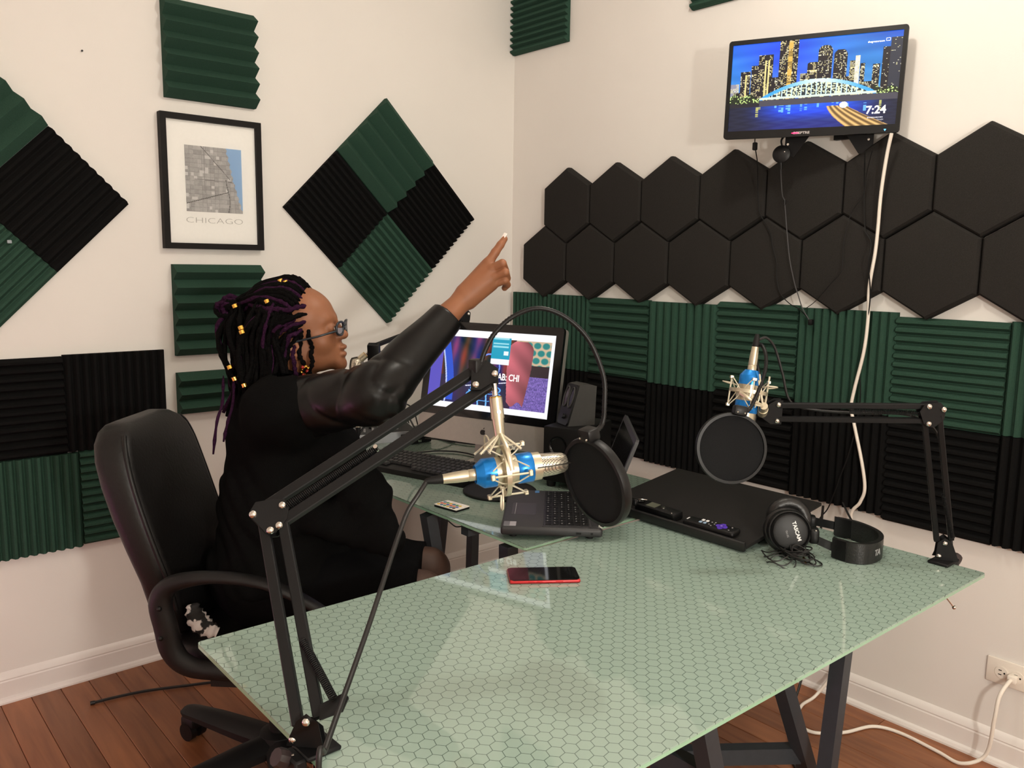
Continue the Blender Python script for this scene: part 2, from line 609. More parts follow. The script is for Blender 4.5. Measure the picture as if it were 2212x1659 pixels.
gr = 'foam tiles in the block behind the office chair'
left_tile(-1.830, -1.525, 0.761, 1.066, True, m_black, 'black foam tile directly above the office chair back', gr)
left_tile(-2.137, -1.831, 0.758, 1.062, False, m_black, 'black foam tile with level grooves at the left edge of the picture', gr)
left_tile(-1.800, -1.496, 0.455, 0.760, False, m_green, 'dark green foam tile with level grooves half hidden by the office chair back', gr)
left_tile(-2.106, -1.801, 0.452, 0.757, True, m_green, 'dark green foam tile with upright grooves at the lower left edge', gr)

gr = 'deep wedge foam tiles in the column around the framed map'
for z0, z1, n, lab in ((1.876, 1.876 + FT, 6, 'deep green wedge foam tile above the framed map'), (1.0415, 1.3465, 6, 'deep green wedge foam tile below the framed map, behind the hair'), (0.843, 0.985, 3, 'half height green wedge foam tile, lowest of the column on the wall')):
    left_tile(-1.4874, -1.4874 + FT, z0, z1, False, m_green, lab, gr, n, 0.018, 0.036)


def diamond_tile(cx, cz, qx, qz, run, n, base, h, m, label, group):
    """quarter of a square standing on its corner; run is +1 for ridges going down to the right, -1 for up to the right"""
    s2 = math.sqrt(0.5)
    e1 = Vector((s2, 0, s2))
    e2 = Vector((s2, 0, -s2))
    c = Vector((cx, -0.0005, cz)) + Vector((qx, 0, qz)) * (FT * s2)
    a, b = (e1, e2) if run > 0 else (e2, e1)
    s = FT - gap
    o = c - a * (s / 2) - b * (s / 2)
    return ridged_tile('foam_tile', o, a, b, -YW, s, s, n, base, h, m, label, group)


gr = 'foam tiles of the diamond in the middle of the wall'
mx, mz = -0.6582, 1.5521
diamond_tile(mx, mz, 0, 1, 1, 5, 0.018, 0.036, m_green, 'green foam tile with broad ridges at the top of the complete diamond', gr)
diamond_tile(mx, mz, 1, 0, 1, 12, 0.012, 0.014, m_black, 'black foam tile on the right point of the complete diamond', gr)
diamond_tile(mx, mz, -1, 0, 1, 12, 0.012, 0.012, m_black, 'black foam tile on the left point of the complete diamond', gr)
diamond_tile(mx, mz, 0, -1, 1, 11, 0.012, 0.016, m_green, 'green foam tile with fine ridges at the bottom of the complete diamond', gr)
gr = 'foam tiles of the diamond cut off by the left edge'
mx, mz = -2.0438, 1.5316
diamond_tile(mx, mz, 0, 1, -1, 5, 0.016, 0.028, m_green, 'green foam tile at the top of the diamond cut off at left', gr)
diamond_tile(mx, mz, 1, 0, -1, 10, 0.012, 0.012, m_black, 'black foam tile on the right point of the diamond cut off at left', gr)
diamond_tile(mx, mz, 0, -1, -1, 12, 0.012, 0.010, m_green, 'green foam tile at the bottom of the diamond cut off at left', gr)
obj_nail = obj('adhesive_scrap', G().rbox((-1.9525, -0.0275, 1.405), (0.012, 0.006, 0.010), 0.002), mat('pale_glue', rgb(150, 160, 165), 0.6))
tag(obj_nail, 'tiny pale scrap stuck in the seam of the diamond at left', 'scrap')


def hex_tile(y, z, label, group):
    ap = 0.2635 / 2 - 0.0008
    R = ap / math.cos(PI / 6)
    levels = [(1.0, 0.0), (1.0, 0.016), (0.985, 0.026), (0.94, 0.033), (0.90, 0.034)]
    vs, fs = [], []
    for k, d in levels:
        for j in range(6):
            q = PI / 2 + PI / 3 * j
            vs.append((-0.0005 - d, y - R * k * math.cos(q), z + R * k * math.sin(q)))
    for i in range(len(levels) - 1):
        for j in range(6):
            fs.append((i * 6 + j, i * 6 + (j + 1) % 6, (i + 1) * 6 + (j + 1) % 6, (i + 1) * 6 + j))
    fs.append(tuple(range(5, -1, -1)))
    fs.append(tuple(range(24, 30)))
    return tag(obj('hexagon_foam_tile', G().add(vs, fs), m_char, angle=25), label, 'foam tile', group)


ordn = ['first', 'second', 'third', 'fourth', 'fifth', 'sixth', 'seventh', 'eighth']
for k in range(7):
    lab = 'charcoal hexagon foam tile, %s from the corner in the upper hexagon row' % ordn[k]
    if k == 4:
        lab = 'charcoal hexagon foam tile in the upper row, behind the round streaming dongle'
    if k == 6:
        lab = 'charcoal hexagon foam tile in the upper row, rightmost, right of the television'
    hex_tile(-0.365 - 0.2635 * k, 1.600, lab, 'upper row of hexagon foam tiles')
for k in range(8):
    lab = 'charcoal hexagon foam tile, %s from the corner in the lower hexagon row' % ordn[k]
    if k == 7:
        lab = 'charcoal hexagon foam tile in the lower row, cut off by the right edge'
    hex_tile(-0.239 - 0.2635 * k, 1.372, lab, 'lower row of hexagon foam tiles')


# ------------------------------------------------------------------ things on the walls
FACE = Matrix(((1, 0, 0, 0), (0, 0, -1, 0), (0, 1, 0, 0), (0, 0, 0, 1)))   # xy plane -> facing -y
m_blk = mat('black_plastic', rgb(13, 13, 14), 0.42, spec=0.32, var=(60, 0.08), bump=(500, 0.05))
m_blk_soft = mat('black_rubber', rgb(13, 13, 13), 0.6, spec=0.3, var=(60, 0.1))
m_blk_metal = mat('black_painted_steel', rgb(19, 19, 20), 0.5, spec=0.25, metal=0.0, var=(80, 0.06))
m_chrome = mat('chrome', rgb(225, 222, 215), 0.15, metal=1.0, var=(40, 0.03))
m_white_plastic = mat('white_plastic', rgb(238, 230, 218), 0.4, var=(30, 0.02))
m_white_print = mat('white_print', rgb(235, 235, 235), 0.5)
m_grey_print = mat('grey_print', rgb(150, 150, 150), 0.5)


def rrect(w, h, r, n=5, cx=0.0, cy=0.0):
    out = []
    for sx, sy, a0 in ((1, 1, 0), (-1, 1, 90), (-1, -1, 180), (1, -1, 270)):
        for i in range(n + 1):
            a = math.radians(a0 + 90.0 * i / n)
            out.append((cx + sx * (w / 2 - r) + r * math.cos(a), cy + sy * (h / 2 - r) + r * math.sin(a)))
    return out


def ring(g, outer, inner, z0, z1, M=None):
    n = len(outer)
    vs = [(p[0], p[1], z) for z in (z0, z1) for lp in (outer, inner) for p in lp]
    fs = []
    for i in range(n):
        j = (i + 1) % n
        fs += [(i, j, n + j, n + i), (2 * n + i, 3 * n + i, 3 * n + j, 2 * n + j), (i, 2 * n + i, 2 * n + j, j), (n + i, n + j, 3 * n + j, 3 * n + i)]
    return g.add(vs, fs, M)


def hsh(a, b):
    return np.mod(np.sin(a * 127.1 + b * 311.7) * 43758.5453, 1.0)


# framed city map
FX0, FX1, FZ0, FZ1 = -1.5113, -1.1726, 1.3964, 1.8290
fcx, fcz, fw, fh = (FX0 + FX1) / 2, (FZ0 + FZ1) / 2, FX1 - FX0, FZ1 - FZ0
MF = Matrix.Translation((fcx, -0.002, fcz)) @ FACE
t = thing('framed_map', 'black framed city map print with wide white mat on the wall', 'picture', (fcx, -0.002, FZ0))
m_frame = mat('black_frame_wood', rgb(20, 17, 16), 0.6, spec=0.2, var=(40, 0.1), bump=(200, 0.06))
g = G()
ring(g, rrect(fw, fh, 0.001, 1), rrect(fw - 0.038, fh - 0.038, 0.0005, 1), 0.0, 0.026, MF)
obj('frame', g, m_frame, t, angle=20)
m_mat = mat('mat_board', rgb(242, 239, 234), 0.7, var=(90, 0.01))
g = G()
mo, mi = (0.192, 0.2135), None
g.box((0, 0, 0.010), (fw - 0.03, fh - 0.03, 0.004), MF)
obj('mat_board', g, m_mat, t)


def map_fn(u, v):
    c = np.empty(u.shape + (3,))
    base = 168 + 14 * (hsh(np.floor(u * 14), np.floor(v * 15)) - 0.5) * 2
    base = base + 10 * (hsh(np.floor(u * 46), np.floor(v * 50)) - 0.5)
    base = np.where((np.mod(u * 14, 1) < 0.09) | (np.mod(v * 15, 1) < 0.09), base - 18, base)
    park = (hsh(np.floor(u * 20) + 3, np.floor(v * 22) + 9) > 0.93)
    base = np.where(park, 205, base)
    for a, b, w in ((0.30, 1.0, 0.0), ):
        pass
    d1 = np.abs((u - 0.28) - (1.0 - v) * 1.05)
    base = np.where((d1 < 0.008) & (v > 0.52), 95, base)
    d2 = np.abs(v - 0.50 + 0.02 * u)
    base = np.where((d2 < 0.006) & (u > 0.15) & (u < 0.82), 120, base)
    d3 = np.abs(v - (0.12 + 0.27 * u))
    base = np.where((d3 < 0.007) & (u < 0.74), 90, base)
    d4 = np.abs(u - (0.74 + 0.03 * np.sin(v * 9)))
    base = np.where((d4 < 0.007) & (v < 0.52), 85, base)
    base = np.where((np.abs(u - 0.33) < 0.005) & (v > 0.3), 130, base)
    c[..., 0] = base
    c[..., 1] = base - 3
    c[..., 2] = base - 5
    shore = 0.72 + 0.12 * np.clip(1 - v, 0, 0.5) / 0.5 + np.clip(0.5 - v, 0, 1) * 0.32 + 0.012 * np.sin(v * 60)
    lake = u > shore
    c[lake] = (140, 176, 214)
    return c


m_print = attr_mat('map_print', 0.0, 0.6)
MM = Matrix.Translation((-1.337, -0.0145, 1.6262)) @ FACE
picture('map_print', 0.192, 0.2135, 110, 120, map_fn, MM, m_print, t)
text('lettering', 'CHICAGO', 0.0265, Matrix.Translation((-1.339, -0.0146, 1.4905)) @ FACE, mat('grey_ink', rgb(150, 146, 140), 0.7), t, ext=0.0002, sx=1.62, offset=-0.00075)


def pane_mat():
    m = bpy.data.materials.new('picture_glass')
    m.use_nodes = True
    nt = m.node_tree
    nt.nodes.remove(nt.nodes['Principled BSDF'])
    out = nt.nodes['Material Output']
    tr = nt.nodes.new('ShaderNodeBsdfTransparent')
    gl = nt.nodes.new('ShaderNodeBsdfGlossy')
    gl.inputs['Roughness'].default_value = 0.02
    fr = nt.nodes.new('ShaderNodeFresnel')
    fr.inputs['IOR'].default_value = 1.5
    mx_ = nt.nodes.new('ShaderNodeMixShader')
    nt.links.new(fr.outputs[0], mx_.inputs[0])
    nt.links.new(tr.outputs[0], mx_.inputs[1])
    nt.links.new(gl.outputs[0], mx_.inputs[2])
    nt.links.new(mx_.outputs[0], out.inputs[0])
    return m


m_pane = pane_mat()
gp = G().add([(-fw / 2 + 0.017, -fh / 2 + 0.017, 0.0165), (fw / 2 - 0.017, -fh / 2 + 0.017, 0.0165), (fw / 2 - 0.017, fh / 2 - 0.017, 0.0165), (-fw / 2 + 0.017, fh / 2 - 0.017, 0.0165)], [(0, 1, 2, 3)], MF)
obj('glass_pane', gp, m_pane, t)

for nm, c in (('wall_nail', (-1.722, -0.002, 1.978)), ):
    tag(obj(nm, G().cyl((c[0], 0.0, c[2]), (c[0], -0.006, c[2]), 0.0022, 0.003, n=10), m_blk), 'tiny dark nail in the bare wall left of the top foam tile', 'nail')
tag(obj('wall_nail', G().cyl((0.0, -1.275, 1.66), (-0.006, -1.275, 1.66), 0.0022, 0.003, n=10), m_blk), 'tiny dark nail in the wall below the television', 'nail')

# ------------------------------------------------------------------ television
TVM = frame((-0.140, -1.488, 1.8905), (0.16, -0.470, -0.010), (0, -0.02, 1.0))
TVW, TVH = 0.498, 0.288
TF = TVM @ FACE
t = thing('television', 'small black flat television showing a lit bridge and skyline, mounted on the wall', 'television', (0, 0, 0), M=TVM @ Matrix.Translation((0, 0, -TVH / 2)))
g = G()
SW, SH, SCZ = 0.474, 0.252, 0.005
ring(g, rrect(TVW, TVH, 0.009, 5), rrect(SW, SH, 0.0008, 5, 0, SCZ), -0.012, 0.0, TF)
obj('bezel', g, m_blk, t, angle=25)
g = G()
g.prism(rrect(TVW - 0.002, TVH - 0.002, 0.009), -0.018, -0.010, TF)
g.rbox((0.0, 0.02, -0.045), (0.40, 0.10, 0.04), 0.01, 2, TF @ Matrix.Translation((0, -0.05, 0.016)))
obj('back_shell', g, m_blk, t)


def tv_fn(u, v):
    c = np.empty(u.shape + (3,))
    # sky
    c[..., 0] = 24 + 70 * np.clip(1 - v, 0, 1)
    c[..., 1] = 98 + 60 * np.clip(1 - v, 0, 1) + 18 * np.sin(u * 7 + v * 3)
    c[..., 2] = 228 + 15 * np.sin(u * 5)
    clouds = np.sin(u * 9 + 3 * np.sin(v * 11)) * np.sin(v * 17 + u * 4)
    c += (clouds * 14)[..., None]

    def bld(u0, u1, top, warm=0.5, round_=0.0, lit=0.45, body=(26, 22, 30)):
        w = (u1 - u0)
        tt = top - round_ * ((u - (u0 + u1) / 2) / (w / 2)) ** 4
        m = (u > u0) & (u < u1) & (v < tt) & (v > 0.28)
        cu, cv = np.floor((u - u0) / 0.0056), np.floor(v / 0.0135)
        on = (hsh(cu + u0 * 91, cv + 7) < lit) & (np.mod(v / 0.0135, 1) > 0.45) & (hsh(np.floor((u - u0) / 0.017) + 3, np.floor(v / 0.05) + u0 * 31) < 0.72)
        col = np.zeros(u.shape + (3,)) + np.array(body)
        lum = hsh(cu + 5, cv + u0 * 77)
        lc = np.stack([215 + 40 * lum, 208 + 45 * lum - 16 * warm, 150 + 95 * lum - 50 * warm], -1)
        col = np.where(on[..., None], lc, col)
        c[m] = col[m]

    bld(0.0, 0.055, 0.55, 0.1, lit=0.9, body=(150, 150, 170))
    bld(0.02, 0.06, 0.45, 0.2)
    bld(0.06, 0.125, 0.69, 0.4, lit=0.5)
    bld(0.125, 0.17, 0.75, 0.5)
    bld(0.17, 0.26, 0.86, 0.6, lit=0.5)
    bld(0.26, 0.31, 0.60, 0.2)
    bld(0.298, 0.41, 1.1, 0.6, lit=0.42)
    st = (u > 0.35) & (u < 0.378) & (v > 0.3) & (np.mod(v / 0.012, 1) > 0.3)
    c[st] = (235, 190, 90)
    for a in (0.095, 0.215, 0.235):
        st = (np.abs(u - a) < 0.004) & (v > 0.30) & (v < 0.80 - (0.15 if a < 0.1 else 0))
        c[st] = (240, 225, 150)
    bld(0.43, 0.47, 0.62, 0.2, lit=0.8)
    bld(0.47, 0.535, 0.74, 0.7, 0.02, lit=0.7)
    bld(0.53, 0.612, 0.91, 0.3, 0.05, lit=0.38)
    bld(0.622, 0.70, 0.85, 0.3, 0.05, lit=0.38)
    bld(0.70, 0.74, 0.55, 0.3)
    bld(0.715, 0.775, 0.72, 0.4, 0.0, lit=0.8)
    bld(0.748, 0.775, 0.77, 0.1, 0.0, lit=0.97, body=(235, 232, 225))
    bld(0.778, 0.805, 0.68, 0.2)
    bld(0.80, 0.85, 0.48, 0.2, lit=0.7)
    bld(0.845, 0.888, 0.66, 0.2)
    bld(0.895, 0.95, 0.84, 0.1, lit=0.10)
    bld(0.935, 1.0, 0.93, 0.1, lit=0.05, body=(48, 52, 66))
    trees = (v < 0.40 + 0.02 * np.sin(u * 60) + 0.015 * np.sin(u * 23)) & (v > 0.28)
    tl = hsh(np.floor(u * 160), np.floor(v * 95))
    tc = np.where((tl > 0.75)[..., None], np.array([215, 240, 150.]), np.array([26, 40, 22.]))
    side = ((u < 0.20) | (u > 0.86)) & trees
    c[side] = tc[side]
    # bridge
    ar = 0.345 + 0.185 * (1 - ((u - 0.535) / 0.345) ** 2)
    inb = np.abs(u - 0.535) < 0.345
    under = inb & (v < ar) & (v > 0.365)
    fill = hsh(np.floor(u * 130), np.floor(v * 80))
    uf = np.where((fill > 0.55)[..., None], np.array([235, 240, 200.]), np.array([40, 52, 60.]))
    c[under] = uf[under]
    hang = under & (np.mod(u * 34, 1) < 0.22)
    c[hang] = (215, 245, 250)
    band = inb & (np.abs(v - ar) < 0.020)
    glow = np.exp(-((u - 0.55) / 0.2) ** 2)
    bc = np.stack([40 + 190 * glow, 165 + 85 * glow, 250 + 0 * u], -1)
    c[band] = bc[band]
    deck = inb & (np.abs(v - 0.362) < 0.010)
    c[deck] = (225, 240, 225)
    # bank and water
    bank = (v < 0.345) & (v > 0.275) & (u > 0.19)
    c[bank] = (74, 72, 84)
    bk2 = (v < 0.32) & (v > 0.27) & (u <= 0.19)
    c[bk2] = (28, 28, 40)
    wat = v <= 0.275
    wv = np.sin(u * 40 + np.sin(v * 90) * 2) * 6
    blue = np.exp(-((u - 0.52) / 0.33) ** 4)
    wc = np.stack([10 + 12 * blue + wv, 22 + 70 * blue * np.clip(v / 0.25, 0.25, 1) + wv, 52 + 200 * blue * np.clip(v / 0.2, 0.4, 1) + wv], -1)
    refl = (hsh(np.floor(u * 70), 3.0) > 0.80) & (v > 0.15 + 0.09 * hsh(np.floor(u * 70), 9.0)) & (hsh(np.floor(u * 70), np.floor(v * 120)) > 0.35)
    rc = np.where(((u > 0.2) & (u < 0.86))[..., None], np.array([110, 190, 255.]), np.array([190, 190, 110.]))
    wc = np.where(refl[..., None], rc, wc)
    c[wat] = wc[wat]
    # light trails
    lo = 0.60 + 0.12 * np.clip((0.25 - v) / 0.25, 0, 1) ** 1.6
    hi = 0.70 + 0.26 * np.clip((0.25 - v) / 0.25, 0, 1) ** 1.1
    tr = (v < 0.235) & (u > lo) & (u < hi)
    ph = (u - lo) / (hi - lo + 1e-6)
    s_ = 0.5 + 0.5 * np.sin(ph * 26)
    trc = np.stack([110 + 140 * s_, 80 + 125 * s_, 45 + 85 * s_], -1)
    c[tr] = trc[tr]
    spot = np.hypot((u - 0.70) / 0.024, (v - 0.24) / 0.035) < 1
    c[spot] = (250, 252, 255)
    return c


picture('screen_image', SW, SH, 300, 160, tv_fn, TF @ Matrix.Translation((0, SCZ, -0.0035)), attr_mat('television_screen', 1.25, 0.25), t)
m_lit_white = mat('lit_white', rgb(255, 255, 255), 0.5, emit=(1, 1, 1, 1), es=1.0)
TXT = TF @ Matrix.Translation((0, SCZ, -0.0028))
text('clock_digits', '7:24', 0.030, TXT @ Matrix.Translation((0.183, -0.085, 0)), m_lit_white, t, sx=1.05, ext=0.0001, offset=0.0006)
text('caption', 'Google', 0.0058, TXT @ Matrix.Translation((0.196, -0.111, 0)), mat('lit_grey', rgb(170, 175, 190), 0.5, emit=rgb(170, 175, 190), es=0.8), t, ext=0.0001)
g = G()
for k in range(11):
    g.box((0.163 + k * 0.0038, -0.1050, 0), (0.0028, 0.0026 + 0.001 * (k % 3 == 0), 0.0001), TXT)
obj('caption_line', g, mat('lit_grey', rgb(170, 175, 190)), t)
text('corner_caption', 'thegreenroom', 0.0075, TXT @ Matrix.Translation((0.168, 0.101, 0)), m_lit_white, t, ext=0.0001)
g = G()
ring(g, rrect(0.011, 0.008, 0.001, 2), rrect(0.009, 0.006, 0.0005, 2), 0, 0.0001, TXT @ Matrix.Translation((0.199, 0.104, 0)))
obj('corner_icon', g, m_lit_white, t)
text('brand_lettering', 'SCEPTRE', 0.0092, TF @ Matrix.Translation((-0.016, -TVH / 2 + 0.010, 0.0003)), mat('silver_print', rgb(190, 185, 185), 0.4, metal=0.3), t, sx=1.3, offset=0.0003)
obj('standby_led', G().ball((-0.033, -TVH / 2 + 0.010, 0.0), (0.012, 0.0025, 0.0012), 12, TF), mat('red_led', rgb(255, 40, 90), 0.4, emit=(1, 0.02, 0.12, 1), es=2.5), t)
obj('power_led', G().prism([(-0.003, 0.002), (0.003, 0.002), (0, -0.003)], 0, 0.001, TF @ Matrix.Translation((0.212, -TVH / 2 + 0.008, 0))), mat('blue_led', rgb(60, 130, 255), 0.4, emit=(0.05, 0.3, 1, 1), es=8.0), t)

t = thing('television_bracket', 'black steel wall bracket with two plates showing under the television', 'bracket', (-0.01, -1.56, 1.80))
g = G().prism([(-0.075, -0.10), (0.018, -0.10), (-0.045, -0.196), (-0.075, -0.190)], -0.066, -0.062, TF)
obj('plate', g, m_blk_metal, t, angle=20)
g = G().prism([(0.075, -0.10), (0.176, -0.10), (0.176, -0.188), (0.168, -0.194), (0.138, -0.192)], -0.066, -0.062, TF)
obj('plate', g, m_blk_metal, t, angle=20)
for px, pz in ((-0.066, -0.158), (-0.064, -0.185), (0.163, -0.152), (0.164, -0.184)):
    obj('bolt', G().cyl((px, pz, -0.062), (px, pz, -0.0605), 0.0035, n=10, M=TF), m_chrome if abs(pz) < 0.17 else m_blk, t)
g = G()
g.box((-0.012, -1.56, 1.80), (0.018, 0.11, 0.11))
obj('wall_plate', g, m_blk_metal, t)
pa = TF @ Vector((0.03, -0.04, -0.064))
g = G().tube([(-0.02, -1.585, 1.80), (-0.05, -1.60, 1.80), (pa.x, pa.y, 1.80)], 0.016, 8)
obj('arm', g, m_blk_metal, t)
g = G().box((0, 0, -0.068), (0.20, 0.12, 0.006), TF)
obj('crossbar', g, m_blk_metal, t)

# round streaming dongle hanging below the television
c = V((-0.1200, -1.3924, 1.7045))
nrm = V((-0.94, -0.32, 0.05)).normalized()
t = thing('streaming_dongle', 'round black streaming dongle hanging below the television', 'dongle', tuple(c))
MD = frame(c, V((0.32, -0.94, 0)), nrm)
obj('body', G().lathe([(0, -0.006), (0.020, -0.006), (0.0265, -0.002), (0.0265, 0.002), (0.020, 0.006), (0, 0.0065)], 32, MD), m_blk, t, angle=50)
obj('strap', G().tube(spline([c + V((0, 0, 0.024)), c + V((0.0, 0.001, 0.045)), c + V((0.03, -0.01, 0.075))]), 0.0045, 8, flat=0.4), m_blk, t)
obj('logo_dot', G().ball((0.010, 0.006, 0.0062), (0.002, 0.002, 0.0006), 8, MD), m_chrome, t)
cb = [(-0.1150, -1.3909, 1.6817), (-0.1000, -1.3820, 1.6531), (-0.0700, -1.3728, 1.5883), (-0.0600, -1.3764, 1.5646), (-0.0500, -1.3846, 1.4747), (-0.0480, -1.3989, 1.3881), (-0.0480, -1.4200, 1.3161), (-0.0450, -1.4356, 1.2730), (-0.0450, -1.4526, 1.2346), (-0.0360, -1.4754, 1.1965)]
obj('cable', G().tube(spline(cb), 0.0017, 6), mat('grey_cable', rgb(70, 70, 72), 0.5), t)
obj('plug', G().cyl(c + V((0, 0, -0.025)), c + V((0.003, 0, -0.045)), 0.005, 0.004, n=10), m_blk, t)
q = V(cb[3])
obj('ferrite', G().cyl(q + V((0, 0, 0.007)), q - V((0, 0, 0.007)), 0.0042, n=10), m_blk, t)
obj('adapter', G().rbox(tuple(V((-0.0340, -1.4777, 1.1937))), (0.016, 0.014, 0.018), 0.003), m_blk, t)

t = thing('display_cable', 'thin black cable with a ferrite block hanging from the left of the television', 'cable', (-0.1500, -1.3163, 1.7542))
ca = [(-0.1500, -1.3160, 1.7598), (-0.1400, -1.3111, 1.7335), (-0.1000, -1.2962, 1.6906), (-0.0600, -1.2758, 1.6305), (-0.0480, -1.2788, 1.5433), (-0.0460, -1.3040, 1.5014), (-0.0450, -1.3262, 1.4629), (-0.0450, -1.3315, 1.4320), (-0.0450, -1.3502, 1.3777), (-0.0450, -1.3555, 1.3233), (-0.0450, -1.3699, 1.2809), (-0.0430, -1.4054, 1.2484), (-0.0400, -1.4387, 1.2324), (-0.0320, -1.4696, 1.2018)]
obj('cord', G().tube(spline(ca), 0.0017, 6), m_blk_soft, t)
q = V(ca[1])
obj('ferrite', G().rbox(tuple(q), (0.013, 0.013, 0.024), 0.003), m_blk, t)
t = thing('loose_wire', 'thin dark wire crossing the hexagon tiles below the television bracket', 'cable', (-0.0900, -1.6629, 1.6850))
cc = [(-0.0900, -1.6623, 1.6927), (-0.0600, -1.6358, 1.6342), (-0.0470, -1.6254, 1.5766), (-0.0450, -1.5977, 1.5380), (-0.0450, -1.5820, 1.4981), (-0.0450, -1.5726, 1.4301), (-0.0450, -1.5723, 1.3545), (-0.0450, -1.5410, 1.3163), (-0.0450, -1.4947, 1.2610), (-0.0400, -1.4562, 1.2332)]
obj('cord', G().tube(spline(cc), 0.0012, 6), m_blk_soft, t)
tag(obj('black_cord', G().tube(spline([(-0.0900, -1.6409, 1.6895), (-0.0500, -1.6263, 1.6027), (-0.0460, -1.6328, 1.5099), (-0.0460, -1.6387, 1.4698), (-0.0540, -1.6619, 1.4359), (-0.0680, -1.6653, 1.3731), (-0.0500, -1.6690, 1.2819), (-0.0340, -1.6538, 1.1576), (-0.0340, -1.6444, 1.0733), (-0.0340, -1.6538, 0.9689), (-0.0340, -1.6380, 0.8309), (-0.0340, -1.6087, 0.7234), (-0.0340, -1.5780, 0.6200), (-0.0360, -1.5484, 0.5680), (-0.0380, -1.5123, 0.4590)]), 0.0019, 6), m_blk_soft), 'thin black cord running down beside the white cable', 'cable')
tag(obj('black_cord', G().tube(spline([(-0.0340, -1.6220, 0.6452), (-0.0400, -1.6454, 0.6149), (-0.0420, -1.6697, 0.5816), (-0.0400, -1.6935, 0.5244), (-0.0400, -1.7096, 0.3520)]), 0.0032, 8), m_blk_soft), 'short thick black cord dropping from the foam behind the headphones', 'cable')

# white power cord: from the television down the wall, along the floor, up to the outlet
t = thing('white_power_cord', 'long white power cord hanging from the television and lying to the floor outlet', 'cable', (-0.06, -1.7, 0))
wc = [(-0.0850, -1.7120, 1.7363), (-0.0700, -1.6956, 1.6738), (-0.0580, -1.6818, 1.5729), (-0.0520, -1.6775, 1.4688), (-0.0500, -1.6735, 1.4027), (-0.0480, -1.6632, 1.3087), (-0.0380, -1.6614, 1.2133), (-0.0360, -1.6551, 1.1162), (-0.0360, -1.6349, 1.0020), (-0.0360, -1.6290, 0.9444), (-0.0360, -1.6434, 0.8894), (-0.0360, -1.6749, 0.7804), (-0.0360, -1.6894, 0.7043), (-0.0340, -1.6774, 0.6579), (-0.0300, -1.6503, 0.5995), (-0.024, -1.70, 0.45), (-0.022, -1.66, 0.25), (-0.032, -1.64, 0.11), (-0.07, -1.60, 0.012), (-0.16, -1.60, 0.006), (-0.25, -1.640, 0.006), (-0.27, -1.70, 0.006), (-0.20, -1.76, 0.006), (-0.10, -1.80, 0.006), (-0.072, -1.87, 0.006), (-0.085, -1.98, 0.006), (-0.10, -2.05, 0.010), (-0.075, -2.10, 0.05), (-0.085, -2.115, 0.16), (-0.075, -2.118, 0.225), (-0.045, -2.125, 0.256), (-0.02, -2.128, 0.262)]
obj('cord', G().tube(spline(wc, 8), 0.0050, 10), m_white_plastic, t)
obj('plug', G().rbox((-0.017, -2.128, 0.262), (0.022, 0.024, 0.022), 0.005), m_white_plastic, t)
t = thing('wall_outlet', 'white double wall outlet mounted sideways near the floor', 'outlet', (-0.001, -2.1165, 0.23))
obj('plate', G().rbox((-0.004, -2.1165, 0.2665), (0.007, 0.116, 0.072), 0.003, 2), m_white_plastic, t)
for yy in (-2.097, -2.136):
    r_ = obj('receptacle', G().lathe([(0, -0.002), (0.0165, -0.002), (0.0165, 0.0015), (0, 0.0018)], 24, frame((-0.008, yy, 0.2665), (0, 1, 0), (-1, 0, 0))), m_white_plastic, t)
    for dz in (-0.006, 0.006):
        obj('slot', G().box((-0.0100, yy + 0.003, 0.2665 + dz), (0.0008, 0.008, 0.0022)), m_blk, r_)
    obj('ground_hole', G().cyl((-0.0095, yy - 0.008, 0.2665), (-0.0104, yy - 0.008, 0.2665), 0.0024, n=10), m_blk, r_)


# ------------------------------------------------------------------ glass desks
ZD = 0.697


